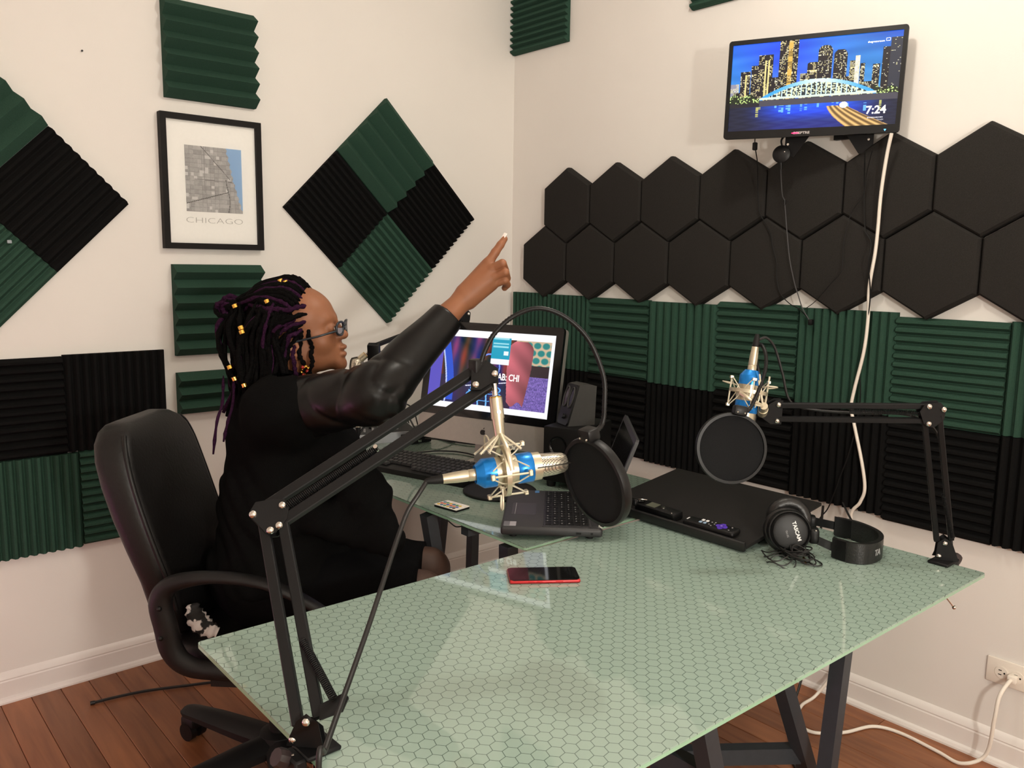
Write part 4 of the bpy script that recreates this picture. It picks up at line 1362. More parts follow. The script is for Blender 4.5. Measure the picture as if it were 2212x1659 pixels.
# ------------------------------------------------------------------ black lap board with lip, things resting in it
B0, B1, B2 = V((-0.80, -1.315, 0.706)), V((-0.80, -1.783, 0.706)), V((-0.461, -1.743, 0.750))
bu = (B1 - B0).normalized()
bv = (B2 - B1)
bv = (bv - bu * bv.dot(bu))
bl = bv.length
bv.normalize()
bn = bu.cross(bv)
if bn.z < 0:
    bn = -bn
BM = Matrix(((bu.x, bv.x, bn.x, B0.x), (bu.y, bv.y, bn.y, B0.y), (bu.z, bv.z, bn.z, B0.z), (0, 0, 0, 1)))
BW = (B1 - B0).length
m_board = mat('board_black', rgb(31, 30, 29), 0.65, var=(160, 0.10), bump=(700, 0.12), spec=0.2)
t = thing('lap_board', 'flat black lap board with a front lip leaning up towards the wall', 'board', tuple(B0))
obj('panel', G().rbox((BW / 2, bl / 2, 0.004), (BW, bl, 0.010), 0.003, 2, BM), m_board, t)
obj('lip', G().rbox((BW / 2, -0.004, 0.007), (BW, 0.012, 0.024), 0.004, 2, BM), mat('board_edge', rgb(24, 24, 24), 0.45), t)
g = G()
for a in (0.03, BW - 0.03):
    p = BM @ Vector((a, bl - 0.012, 0))
    g.tube([p, V((p.x - 0.035, p.y, ZD + 0.001))], 0.006, 8)
obj('back_prop', g, m_blk, t)

RP = BM @ frame((0.352, 0.024, 0.010), (0.995, 0.05, 0), (0, 0, 1))
t = thing('streaming_remote', 'slim black remote with a purple direction pad resting on the lap board', 'remote', tuple(RP.translation))
obj('body', G().rbox((0, 0, 0.008), (0.145, 0.040, 0.016), 0.007, 3, RP), m_blk, t, angle=60)
g = G()
for a, b in ((0.0085, 0), (-0.0085, 0), (0, 0.0085), (0, -0.0085)):
    g.cyl((0.030 + a, b, 0.0155), (0.030 + a, b, 0.0178), 0.0068, n=16, M=RP)
g.cyl((0.030, 0, 0.0155), (0.030, 0, 0.0178), 0.0075, n=16, M=RP)
obj('direction_pad', g, mat('purple_plastic', rgb(92, 60, 190), 0.4), t)
obj('ok_button', G().cyl((0.030, 0, 0.0177), (0.030, 0, 0.0184), 0.003, n=12, M=RP), mat('lilac', rgb(150, 120, 220), 0.4), t)
for a, b in ((-0.028, 0.010), (-0.016, 0.010), (-0.028, -0.003), (-0.016, -0.003)):
    obj('shortcut_button', G().rbox((a, b, 0.0165), (0.008, 0.009, 0.002), 0.001, 1, RP), m_white_print if b > 0 else mat('pale_blue_print', rgb(150, 175, 200), 0.5), t)
for a, b in ((-0.003, 0.010), (0.006, 0.012), (-0.003, -0.004), (0.005, -0.009), (0.008, 0.003), (0.055, 0.008), (0.055, -0.009)):
    obj('dot_button', G().cyl((a, b, 0.0158), (a, b, 0.0170), 0.0020, n=8, M=RP), m_grey_print, t)
obj('label_mark', G().box((-0.066, 0.0, 0.0163), (0.003, 0.012, 0.0006), RP), m_white_print, t)

VP = BM @ frame((0.185, 0.026, 0.010), (0.995, -0.04, 0), (0, 0, 1))
t = thing('voice_recorder', 'small black recorder with a grey display resting against the board lip', 'recorder', tuple(VP.translation))
obj('body', G().rbox((0, 0, 0.010), (0.135, 0.038, 0.020), 0.004, 2, VP), m_blk, t)
obj('display', G().box((-0.018, 0.001, 0.0202), (0.030, 0.026, 0.0008), VP), mat('lcd_grey', rgb(96, 98, 84), 0.3), t)
obj('button', G().lathe([(0.004, 0.0), (0.0062, 0.0), (0.0062, 0.002), (0.004, 0.002)], 20, VP @ Matrix.Translation((0.014, 0.003, 0.0200))), m_chrome, t)
obj('screw', G().ball((0.056, -0.012, 0.0202), 0.0018, 8, VP), m_chrome, t)
rp = BM @ Vector((0.120, 0.032, 0.034))
t = thing('key_ring', 'thin metal ring with a small silver tag at the left end of the recorder', 'ring', tuple(rp))
KM = frame(rp, (0.3, -0.95, 0.05), (0.25, 0.1, 0.95))
obj('ring', G().tube([(0.024 * math.cos(2 * PI * k / 36), 0.017 * math.sin(2 * PI * k / 36), 0) for k in range(36)], 0.0013, 6, closed=True, M=KM), m_chrome, t)
obj('tag', G().box((0.006, -0.008, -0.004), (0.018, 0.009, 0.004), KM), m_chrome, t)
obj('clasp', G().rbox((-0.006, -0.02, -0.010), (0.012, 0.012, 0.018), 0.003, 1, KM), m_blk, t)


# ------------------------------------------------------------------ boom arms, microphones, pop filters
m_champ = mat('champagne_metal', rgb(206, 196, 172), 0.32, metal=0.75, var=(90, 0.04))
m_wire = mat('cream_wire', rgb(220, 212, 188), 0.4, metal=0.4, var=(90, 0.04))
m_blue = mat('blue_anodised', rgb(28, 128, 214), 0.25, metal=0.55, var=(60, 0.04))
m_brass = mat('brass', rgb(206, 160, 70), 0.25, metal=1.0)
m_knob = mat('brown_black_knob', rgb(44, 34, 34), 0.5)


def grille_mat():
    m = mat('wire_grille', rgb(214, 206, 188), 0.28, metal=0.9)
    nt = m.node_tree
    b = nt.nodes['Principled BSDF']
    tc = nt.nodes.new('ShaderNodeTexCoord')
    v = nt.nodes.new('ShaderNodeTexVoronoi')
    v.inputs['Scale'].default_value = 430.0
    v.inputs['Randomness'].default_value = 0.0
    nt.links.new(tc.outputs['Object'], v.inputs['Vector'])
    mr = nt.nodes.new('ShaderNodeMapRange')
    mr.inputs[1].default_value = 0.34
    mr.inputs[2].default_value = 0.46
    nt.links.new(v.outputs['Distance'], mr.inputs[0])
    mx_ = nt.nodes.new('ShaderNodeMixRGB')
    mx_.inputs[1].default_value = rgb(46, 42, 36)
    mx_.inputs[2].default_value = rgb(228, 220, 202)
    nt.links.new(mr.outputs[0], mx_.inputs[0])
    nt.links.new(mx_.outputs[0], b.inputs['Base Color'])
    bp = nt.nodes.new('ShaderNodeBump')
    bp.inputs['Strength'].default_value = 0.6
    bp.inputs['Distance'].default_value = 0.001
    nt.links.new(mr.outputs[0], bp.inputs['Height'])
    nt.links.new(bp.outputs[0], b.inputs['Normal'])
    return m


m_grille = grille_mat()


def coil(p0, p1, r, wire, turns, n=9):
    p0, p1 = V(p0), V(p1)
    M = frame(p0, (p1 - p0), (0.01, 0.02, 1))
    L = (p1 - p0).length
    pts = [M @ Vector((L * k / (turns * n), r * math.cos(2 * PI * k / n), r * math.sin(2 * PI * k / n))) for k in range(turns * n + 1)]
    return G().tube(pts, wire, 5)


def inplane(A, B, side):
    a = (V(B) - V(A)).normalized()
    return a, V(side).cross(a).normalized()


def bars(t, name, A, B, side, off, cut0, cut1, w=0.0135):
    a, p = inplane(A, B, side)
    for s in (-1, 1):
        q0, q1 = V(A) + a * cut0 + p * off * s, V(B) - a * cut1 + p * off * s
        M = frame((q0 + q1) / 2, q1 - q0, side)
        obj(name, G().rbox((0, 0, 0), ((q1 - q0).length, w, 0.012), 0.0015, 1, M), m_blk_metal, t, angle=25)


def plates(t, name, c, ex, side, poly, bolts, thick=0.0022, gap_=0.0085):
    """a pair of shaped plates either side of the bars at c; poly in (along ex, across)"""
    M = frame(c, ex, side)
    for s in (1, -1):
        pl = obj(name, G().prism(poly, gap_ * s - thick / 2, gap_ * s + thick / 2, M), m_blk_metal, t, angle=20)
        if s == 1:
            for b in bolts:
                obj('bolt', G().lathe([(0, 0), (0.0062, 0), (0.0062, 0.0016), (0.0048, 0.0044), (0.0022, 0.0058), (0, 0.006)], 16, M @ Matrix.Translation((b[0], b[1], gap_ + thick / 2))), m_chrome, pl, angle=60)


def xlr_cable(name, label, pts, r=0.0034):
    return tag(obj(name, G().tube(spline(pts, 10), r, 10), m_cable), label, 'cable')


def gooseneck(pts, r=0.0045):
    P = spline(pts, 10)
    # resample evenly
    out, acc = [P[0]], 0.0
    step = 0.0028
    for a, b in zip(P[:-1], P[1:]):
        L = (b - a).length
        pos = step - acc
        while pos <= L:
            out.append(a + (b - a) * (pos / L))
            pos += step
        acc = L - (pos - step)
    return G().tube(out, [r if k % 2 else r * 0.82 for k in range(len(out))], 10)


def pop_filter(label, c, nrm, neck, top_dir, clamp_pt):
    c, nrm = V(c), V(nrm).normalized()
    t = thing('pop_filter', label, 'pop filter', tuple(c))
    M = frame(c, nrm.cross(V(top_dir)).normalized(), nrm)
    R_ = 0.0775
    g = G()
    prof = [(R_ - 0.007, -0.008), (R_ - 0.001, -0.0075), (R_, -0.004), (R_, 0.004), (R_ - 0.001, 0.0075), (R_ - 0.007, 0.008), (R_ - 0.007, -0.008)]
    g.lathe(prof, 72, M)
    g.f = [f for f in g.f if len(f) < 10]
    obj('rim', g, m_blk, t, angle=40)
    for s in (-1, 1):
        obj('fabric', G().lathe([(0, 0.0035 * s + 0.0004 * s), (0.04, 0.0035 * s + 0.0002 * s), (R_ - 0.006, 0.0035 * s)], 48, M), mat('black_mesh_fabric', rgb(17, 18, 20), 0.85, var=(900, 0.25), bump=(1500, 0.4), spec=0.25), t, angle=80, merge=False)
    tip = c + V(top_dir).normalized() * (R_ + 0.006)
    cl = obj('clamp', G().rbox((0, 0, 0), (0.030, 0.022, 0.026), 0.005, 2, frame(tip, nrm.cross(V(top_dir)), nrm)), m_blk, t)
    for s in (-0.008, 0.008):
        obj('screw', G().ball(tip + nrm * 0.0135 + nrm.cross(V(top_dir)).normalized() * s - V(top_dir).normalized() * 0.004, 0.0022, 8), m_chrome, cl)
    obj('gooseneck', gooseneck(neck + [tuple(tip)]), m_blk, t, angle=80)
    obj('desk_clamp', G().rbox(tuple(clamp_pt), (0.022, 0.022, 0.030), 0.004, 2), m_blk, t)
    return t


def microphone(label, M):
    """local z runs from the plug end towards the grille; z = 0 where the plug enters"""
    t = thing('microphone', label, 'microphone', tuple(M.translation))
    obj('lower_ring', G().lathe([(0.010, 0.002), (0.0155, 0.000), (0.0165, 0.002), (0.0240, 0.012), (0.0245, 0.0135), (0.0245, 0.033), (0, 0.033)], 40, M), m_blue, t, angle=35)
    obj('body', G().lathe([(0, 0.032), (0.0232, 0.032), (0.0232, 0.070), (0, 0.070)], 40, M), m_champ, t, angle=35)
    obj('upper_ring', G().lathe([(0, 0.069), (0.0245, 0.069), (0.0250, 0.070), (0.0250, 0.094), (0.0240, 0.0955), (0, 0.0955)], 40, M), m_blue, t, angle=35)
    hd = obj('head', G().lathe([(0, 0.0955), (0.0232, 0.0955), (0.0228, 0.109), (0, 0.109)], 40, M), m_champ, t, angle=35)
    obj('grille', G().lathe([(0.0226, 0.108), (0.0226, 0.114), (0.0216, 0.134), (0.0190, 0.149), (0.0155, 0.1545), (0.009, 0.1565), (0, 0.157)], 40, M @ Matrix.Diagonal((1.0, 0.86, 1, 1))), m_grille, t, angle=80)
    prof = [(0.0232, 0.1), (0.0232, 0.114), (0.0222, 0.134), (0.0197, 0.150), (0.016, 0.156), (0.0, 0.158), (-0.016, 0.156), (-0.0197, 0.150), (-0.0222, 0.134), (-0.0232, 0.114), (-0.0232, 0.1)]
    obj('grille_band', G().tube([(a, 0, b) for a, b in prof], 0.0034, 8, M=M, flat=0.35, up=None), mat('dark_band', rgb(48, 44, 38), 0.35, metal=0.5), t)
    pl = obj('plug', G().lathe([(0, 0.004), (0.0095, 0.004), (0.0098, 0.0), (0.0098, -0.010), (0.0090, -0.011), (0.0096, -0.013), (0.0094, -0.030), (0.0080, -0.050), (0.0078, -0.053), (0, -0.053)], 28, M), m_champ, t, angle=40)
    obj('boot', G().lathe([(0, -0.052), (0.0077, -0.052), (0.0070, -0.064), (0.0050, -0.078), (0.0040, -0.082), (0, -0.082)], 20, M), m_blk_soft, pl, angle=60)
    return t


def shock_mount(label, M, hinge, stud, zc=0.052):
    """wire spider around a microphone; M is the microphone frame, hinge the point where its yoke meets the joint, stud the arm side of the joint"""
    c = M @ Vector((0, 0, zc))
    t = thing('shock_mount', label, 'shock mount', tuple(hinge))
    RO = 0.041
    for zz in (zc - 0.004, ):
        g = G()
        pr = [(RO - 0.0018, zz - 0.004), (RO + 0.0012, zz - 0.004), (RO + 0.0012, zz + 0.004), (RO - 0.0018, zz + 0.004), (RO - 0.0018, zz - 0.004)]
        g.lathe(pr, 56, M)
        g.f = [f for f in g.f if len(f) < 10]
        obj('outer_ring', g, m_champ, t, angle=30)
    g = G()
    pr = [(0.0246, zc - 0.009), (0.0262, zc - 0.009), (0.0262, zc + 0.009), (0.0246, zc + 0.009), (0.0246, zc - 0.009)]
    g.lathe(pr, 48, M)
    g.f = [f for f in g.f if len(f) < 10]
    obj('inner_ring', g, m_champ, t, angle=30)
    # zigzag wires between block posts above and below the ring
    for k in range(4):
        a0 = PI / 4 + k * PI / 2
        for s in (-1, 1):
            pts = []
            for da, rr_, zz in ((-0.62, RO, zc + 0.030 * s), (-0.28, 0.034, zc + 0.014 * s), (0.0, 0.0285, zc - 0.002 * s), (0.28, 0.034, zc + 0.014 * s), (0.62, RO, zc + 0.030 * s)):
                pts.append(M @ Vector((rr_ * math.cos(a0 + da), rr_ * math.sin(a0 + da), zz)))
            obj('spring_wire', G().tube(pts, 0.0013, 6), m_wire, t)
        ap = k * PI / 2 + 0.08
        for s in (-1, 1):
            pc2 = M @ Vector((RO * math.cos(ap), RO * math.sin(ap), zc + 0.031 * s))
            obj('post_block', G().rbox((0, 0, 0), (0.008, 0.010, 0.007), 0.0012, 1, frame(pc2, M.to_3x3() @ Vector((math.cos(ap), math.sin(ap), 0)), M.to_3x3() @ Vector((0, 0, 1)))), m_champ, t)
            obj('strut', G().tube([M @ Vector((RO * math.cos(ap), RO * math.sin(ap), zc + 0.028 * s)), M @ Vector((RO * math.cos(ap), RO * math.sin(ap), zc))], 0.0018, 6), m_wire, t)
    # squeeze handles
    for a0 in (0.9, 0.9 + PI):
        lp = [(RO, -0.24, zc - 0.016), (RO + 0.020, -0.24, zc - 0.020), (RO + 0.028, 0.0, zc - 0.021), (RO + 0.020, 0.24, zc - 0.020), (RO, 0.24, zc - 0.016)]
        pts = [M @ Vector((r_ * math.cos(a0 + da), r_ * math.sin(a0 + da), zz)) for r_, da, zz in lp]
        obj('squeeze_handle', G().tube(spline(pts, 6), 0.0016, 6), m_wire, t)
    # yoke and joint
    hinge, stud = V(hinge), V(stud)
    hd = (hinge - c)
    ax = (M.to_3x3() @ Vector((0, 0, 1))).normalized()
    hp = hd - ax * hd.dot(ax)
    u_ = hp.normalized()
    w_ = ax.cross(u_)
    for s in (-1, 1):
        end = c + w_ * (RO + 0.001) * s + ax * 0.001
        mid = c + w_ * (RO + 0.002) * s * 0.86 + u_ * hp.length * 0.55 + ax * hd.dot(ax) * 0.5
        obj('yoke_arm', G().tube(spline([end, mid, hinge + w_ * 0.006 * s], 8), 0.0042, 8, flat=0.45, up=tuple(ax)), m_champ, t)
        for q in (0.024, -0.030, -0.044):
            obj('yoke_wire', G().tube([hinge + w_ * 0.005 * s, c + w_ * RO * s * 0.62 + ax * q + u_ * RO * 0.78], 0.0020, 6), m_wire, t)
    jd = (stud - hinge)
    j1 = hinge + jd * 0.42
    obj('joint_fork', G().tube([hinge - jd.normalized() * 0.004, hinge + jd * 0.22, j1], [0.0085, 0.0100, 0.0100], 14), m_champ, t, angle=50)
    obj('joint_barrel', G().tube([j1 - jd * 0.12, hinge + jd * 0.72], [0.0112, 0.0108], 18), m_champ, t, angle=50)
    obj('joint_screw', G().cyl(j1 - w_ * 0.0135, j1 + w_ * 0.0135, 0.0035, n=12), m_champ, t)
    obj('thread_collar', G().tube([hinge + jd * 0.70, hinge + jd * 0.74], 0.0104, 18), m_brass, t, angle=50)
    obj('stud', G().tube([hinge + jd * 0.76, stud], 0.0050, 14), m_chrome, t, angle=50)
    return t


def clamp_base(t, edge_pt, out, pivot, side, knob_pt, handle=None):
    """C clamp gripping a desk edge at edge_pt (on the glass top), out = outward direction"""
    e, o_ = V(edge_pt), V(out).normalized()
    al = o_.cross(V((0, 0, 1)))
    M = frame(e, o_, (0, 0, 1))
    obj('clamp_jaw', G().rbox((-0.014, 0, 0.004), (0.052, 0.046, 0.007), 0.002, 1, M), m_blk_metal, t)
    obj('clamp_post', G().rbox((0.020, 0, -0.034), (0.018, 0.042, 0.082), 0.003, 1, M), m_blk_metal, t)
    obj('clamp_foot', G().rbox((-0.008, 0, -0.070), (0.046, 0.040, 0.008), 0.002, 1, M), m_blk_metal, t)
    obj('clamp_screw', G().cyl((-0.012, 0, -0.012), (-0.012, 0, -0.078), 0.0045, n=12, M=M), m_chrome, t)
    obj('screw_pad', G().cyl((-0.012, 0, -0.0092), (-0.012, 0, -0.013), 0.012, n=16, M=M), m_chrome, t)
    if handle is not None:
        h0, h1 = V(handle[0]), V(handle[1])
        hb = obj('screw_handle', G().cyl(h0, h1, 0.0022, n=8), m_chrome, t)
        obj('handle_ball', G().ball(h1, 0.0048, 12), m_chrome, hb)
    sd = V(side).normalized()
    pv = V(pivot)
    up = (pv - e)
    for s in (-1, 1):
        q = sd * 0.011 * s
        a = e + V((0, 0, 0.008)) + q
        ex = sd.cross(V((0, 0, 1))).normalized()
        g = G()
        poly = [a - ex * 0.026, a + ex * 0.026, a + ex * 0.022 + V((0, 0, 0.012)), pv + q + ex * 0.014, pv + q + V((0, 0, 0.012)), pv + q - ex * 0.016]
        n_ = len(poly)
        vs = [p + sd * 0.001 for p in poly] + [p - sd * 0.001 for p in poly]
        g.add(vs, [tuple(range(n_)), tuple(reversed(range(n_, 2 * n_)))] + [(i, (i + 1) % n_, n_ + (i + 1) % n_, n_ + i) for i in range(n_)])
        pl = obj('pivot_bracket', g, m_blk_metal, t, angle=20)
        if s == 1:
            for b in (pv + q, a + ex * 0.016 + V((0, 0, 0.010))):
                obj('bolt', G().ball(b + sd * 0.002, (0.006, 0.006, 0.006), 12), m_chrome, pl)
    k = V(knob_pt)
    kb = obj('lock_knob', G().lathe([(0, -0.009), (0.012, -0.009), (0.0135, -0.005), (0.0135, 0.005), (0.012, 0.009), (0, 0.009)], 10, frame(k, al, (k - (e + V((0, 0, -0.02)))).normalized())), m_knob, t, angle=30)
    obj('knob_stem', G().cyl(k, e + o_ * 0.02 + V((0, 0, (k - e).z)), 0.0038, n=10), m_chrome, t)


JP = [(-0.030, 0.006), (-0.020, 0.024), (0.012, 0.027), (0.026, 0.012), (0.024, -0.012), (0.006, -0.028), (-0.008, -0.028), (-0.018, -0.020)]

# ---- boom arm in the foreground
P0, J, T = V((-1.9712, -1.8843, 0.7500)), V((-1.9193, -1.6736, 0.9756)), V((-1.6014, -1.7902, 1.1776))
side = (J - P0).cross(T - J)
if side.dot(V((-0.65, -0.75, 0.1))) < 0:
    side = -side
side.normalize()
t = thing('microphone_boom_arm', 'black spring boom arm clamped to the left end of the foreground desk', 'boom arm', (-1.965, -1.86, ZD))
edge = V((-1.9665, -1.868, ZD))
clamp_base(t, edge, (-1, -0.016, 0), P0, side, (-2.0019, -1.8615, 0.7012))
bars(t, 'lower_bar', P0, J, side, 0.0145, 0.002, 0.004, 0.0155)
bars(t, 'upper_bar', J, T, side, 0.0190, 0.002, 0.0, 0.0170)
plates(t, 'elbow_plate', J, (1, -0.86, 0.0), side, [(-0.034, -0.002), (-0.026, 0.018), (0.002, 0.024), (0.018, 0.023), (0.026, 0.010), (0.026, -0.008), (0.012, -0.030), (-0.002, -0.032), (-0.012, -0.022)], [(-0.026, -0.002), (0.016, 0.013), (0.016, -0.019), (0.004, -0.027)])
plates(t, 'tip_plate', T, (1, -0.86, 0.0), side, [(-0.020, 0.026), (0.004, 0.026), (0.024, 0.010), (0.024, -0.008), (-0.004, -0.030), (-0.020, -0.030)], [(-0.012, 0.018), (0.018, 0.0), (-0.012, -0.021)])
a_, p_ = inplane(J, T, side)
for s in (-0.006, 0.006):
    c0, c1 = J + a_ * 0.02 + p_ * (-0.002) + side * s, J + a_ * 0.185 - p_ * 0.004 + side * s
    obj('spring', coil(c0, c1, 0.0045, 0.0009, 56, 8), m_blk_metal, t, angle=80)
obj('spring_pin', G().cyl(J + a_ * 0.186 - p_ * 0.004 - side * 0.012, J + a_ * 0.186 - p_ * 0.004 + side * 0.012, 0.0035, n=10), m_chrome, t)
s0, s1 = V((-1.9443, -1.8193, 0.8336)), V((-1.9437, -1.9031, 0.7821))
for s in (-0.006, 0.006):
    obj('spring', coil(s0 + side * s, s1 + side * s, 0.0045, 0.0009, 34, 8), m_blk_metal, t, angle=80)
obj('spring_lug', G().prism([(-0.012, -0.010), (0.020, -0.006), (0.030, 0.010), (0.026, 0.018), (-0.010, 0.010)], -0.0015, 0.0015, frame(V((-1.9514, -1.8992, 0.7679)), V((1, -0.86, 0.35)), side)), m_blk_metal, t)

# microphone 1
mz0, mz1 = V((-1.6315, -1.8071, 1.0220)), V((-1.4997, -1.8721, 1.0351))
ax = (mz1 - mz0).normalized()
tc_ = V((-0.65, -0.75, 0.10))
M1 = frame(mz0, (tc_ - ax * tc_.dot(ax)), ax)
microphone('gold and blue studio microphone hanging sideways from the foreground boom arm', M1)
shock_mount('cream wire shock mount around the microphone in the foreground', M1, (-1.5864, -1.8140, 1.0857), (-1.5897, -1.8023, 1.1674))
xlr_cable('microphone_cable', 'thick black cable falling from the foreground microphone past the desk end', [tuple(M1 @ Vector((0, 0, -0.079))), (-1.7194, -1.7756, 0.9985), (-1.7411, -1.7751, 0.9722), (-1.7674, -1.7860, 0.9360), (-1.8081, -1.8129, 0.8904), (-1.8559, -1.8473, 0.8429), (-1.9076, -1.8898, 0.8057), (-1.9608, -1.9415, 0.7835), (-1.9983, -1.9788, 0.7682), (-2.0196, -2.0021, 0.7593), (-2.02, -1.99, 0.45), (-2.0, -1.95, 0.2), (-1.98, -1.92, 0.02)], 0.0038)
pop_filter('round black pop filter on a gooseneck in front of the hanging microphone', (-1.4657, -1.9202, 1.0072), (-0.97, 0.10, -0.22), [(-1.6045, -1.7842, 1.1955), (-1.5961, -1.7867, 1.2203), (-1.5811, -1.7941, 1.2497), (-1.5560, -1.8108, 1.2764), (-1.5235, -1.8364, 1.2897), (-1.4886, -1.8628, 1.2750), (-1.4593, -1.8884, 1.2383), (-1.4425, -1.9072, 1.1814), (-1.4445, -1.9140, 1.1360), (-1.4510, -1.9153, 1.0996)], (-0.22, 0.02, 0.97), V((-1.6057, -1.7773, 1.1911)))

# ---- boom arm at the right end of the desk
P0, J, T = V((-0.5483, -2.1155, 0.7500)), V((-0.6011, -2.0923, 1.0537)), V((-0.7733, -1.8130, 1.0348))
side = (J - P0).cross(T - J)
if side.dot(V((-0.65, -0.75, 0.1))) < 0:
    side = -side
side.normalize()
t = thing('microphone_boom_arm', 'black spring boom arm clamped at the far right corner of the foreground desk', 'boom arm', (-0.487, -2.105, ZD))
edge = V((-0.4885, -2.105, ZD))
P0 = edge + V((-0.006, 0.004, 0.050))
clamp_base(t, edge, (1, -0.016, 0), P0, side, (-0.4532, -2.1141, 0.6989), ((-0.5075, -2.1218, 0.6221), (-0.4958, -2.1363, 0.5993)))
bars(t, 'lower_bar', P0, J, side, 0.0150, 0.002, 0.004, 0.012)
bars(t, 'upper_bar', J, T, side, 0.0160, 0.002, 0.0, 0.012)
plates(t, 'elbow_plate', J, (1, -0.86, 0.0), side, JP, [(0.020, 0.012), (-0.012, 0.018), (-0.008, -0.020)])
plates(t, 'tip_plate', T, (-1, 0.86, 0.0), side, [(-0.020, 0.026), (0.004, 0.026), (0.030, 0.008), (0.030, -0.008), (-0.004, -0.030), (-0.020, -0.030)], [(-0.010, 0.018), (0.024, 0.0), (-0.010, -0.020)])
a_, p_ = inplane(J, T, side)
for s in (-0.006, 0.006):
    obj('spring', coil(J + a_ * 0.02 + side * s, J + a_ * 0.165 - p_ * 0.006 + side * s, 0.004, 0.0008, 50, 7), m_blk_metal, t, angle=80)
a_, p_ = inplane(P0, J, side)
for s in (-0.006, 0.006):
    obj('spring', coil(P0 + a_ * 0.01 - p_ * 0.018 + side * s, P0 + a_ * 0.12 - p_ * 0.008 + side * s, 0.004, 0.0008, 40, 7), m_blk_metal, t, angle=80)
mz0, mz1 = V((-0.8353, -1.7940, 1.1331)), V((-0.8592, -1.7958, 1.0152))
ax = (mz1 - mz0).normalized()
M2 = frame(mz0, ax.cross(V((0.65, 0.75, 0))), ax)
microphone('gold and blue studio microphone standing upside down in front of the green foam', M2)
shock_mount('cream wire shock mount around the microphone at the far boom arm', M2, M2 @ Vector((0.030, 0.028, 0.076)), tuple(T + V((-0.020, 0.014, -0.008))))
xlr_cable('microphone_cable', 'black cable arching from the top of the far microphone to its boom arm', [tuple(M2 @ Vector((0, 0, -0.078))), (-0.8083, -1.7911, 1.2011), (-0.7866, -1.7961, 1.2036), (-0.7653, -1.8056, 1.1801), (-0.7483, -1.8177, 1.1240), (-0.7304, -1.8326, 1.0568), (-0.6901, -1.8708, 1.0397), (-0.6471, -1.9483, 1.0388), (-0.6005, -2.0413, 1.0431), (-0.5569, -2.0854, 1.0096), (-0.5260, -2.1018, 0.9242), (-0.5099, -2.1075, 0.8264), (-0.452, -2.098, 0.76), (-0.450, -2.104, 0.70), (-0.452, -2.104, 0.64), (-0.50, -2.09, 0.66), (-0.62, -1.98, 0.674)], 0.0030)
pop_filter('round black pop filter facing the viewer below the far microphone', (-0.9354, -1.8180, 0.9734), (-0.60, -0.76, 0.16), [(-0.7559, -1.8026, 1.0282), (-0.7563, -1.7806, 1.0719), (-0.7640, -1.7619, 1.1354), (-0.7810, -1.7670, 1.1713), (-0.8077, -1.7938, 1.1898), (-0.8224, -1.8171, 1.1760), (-0.8378, -1.8302, 1.1423), (-0.8611, -1.8318, 1.0982), (-0.8903, -1.8282, 1.0545)], (0.16, -0.10, 0.98), V((-0.7485, -1.8031, 1.0242)))

# ---- third boom arm behind the pointing arm
P0, J, T = V((-0.470, -0.45, ZD + 0.05)), V((-0.7099, -0.5704, 1.1804)), V((-1.1297, -0.6901, 1.0985))
side = (J - P0).cross(T - J)
if side.dot(V((-0.65, -0.75, 0.1))) < 0:
    side = -side
side.normalize()
t = thing('microphone_boom_arm', 'black boom arm behind the computer, mostly hidden by the pointing sleeve', 'boom arm', (-0.452, -0.45, ZD))
edge = V((-0.4515, -0.45, ZD))
clamp_base(t, edge, (1, 0, 0), P0, side, (-0.40, -0.45, ZD - 0.01))
bars(t, 'lower_bar', P0, J, side, 0.0150, 0.002, 0.004, 0.012)
bars(t, 'upper_bar', J, T, side, 0.0160, 0.002, 0.0, 0.012)
plates(t, 'elbow_plate', J, (1, -0.86, 0.0), side, JP, [(0.020, 0.012), (-0.012, 0.018)])
hd_ = obj('head_block', G().rbox((0, 0, 0), (0.036, 0.058, 0.030), 0.003, 2, frame(T + V((-0.004, 0.004, -0.008)), (0.76, -0.65, 0), side)), m_blk, t)
text('head_mark', 'L', 0.013, frame(T + V((-0.004, 0.004, 0.008)) + side * 0.0152, (0.76, -0.65, 0), side), m_grey_print, hd_, offset=0.0003)
mz0 = V((-1.1768, -0.6608, 1.0385)) + V((0, 0, -0.120))
M3 = frame(mz0, (1, 0, 0), (0.02, 0.02, 1.0))
microphone('gold and blue studio microphone hidden behind the pointing arm, only its mount showing', M3)
shock_mount('cream wire shock mount peeking out between chin and black sleeve', M3, (-1.1769, -0.6562, 1.0619), tuple(T + V((-0.016, 0.012, -0.004))))
xlr_cable('microphone_cable', 'black cable hanging below the sleeve in front of the bare wall', [tuple(M3 @ Vector((0, 0, -0.079))), (-1.1330, -0.6597, 0.8923), (-1.0185, -0.5516, 0.9278), (-0.9694, -0.5299, 0.9141), (-0.9194, -0.5143, 0.8726), (-0.8739, -0.4962, 0.8235), (-0.8860, -0.5610, 0.7794)], 0.0030)


# ------------------------------------------------------------------ headphones
t = thing('headphones', 'black closed headphones with a padded band lying by the lap board', 'headphones', (-0.62, -1.9, ZD))
nd = V((-0.70, -0.68, 0.22)).normalized()
ca_ = V((-0.728, -1.846, ZD + 0.0555))
cbk = ca_ + V((0.085, 0.055, 0.000))
m_pad = mat('black_leatherette', rgb(26, 25, 25), 0.38, var=(80, 0.1), bump=(180, 0.25))


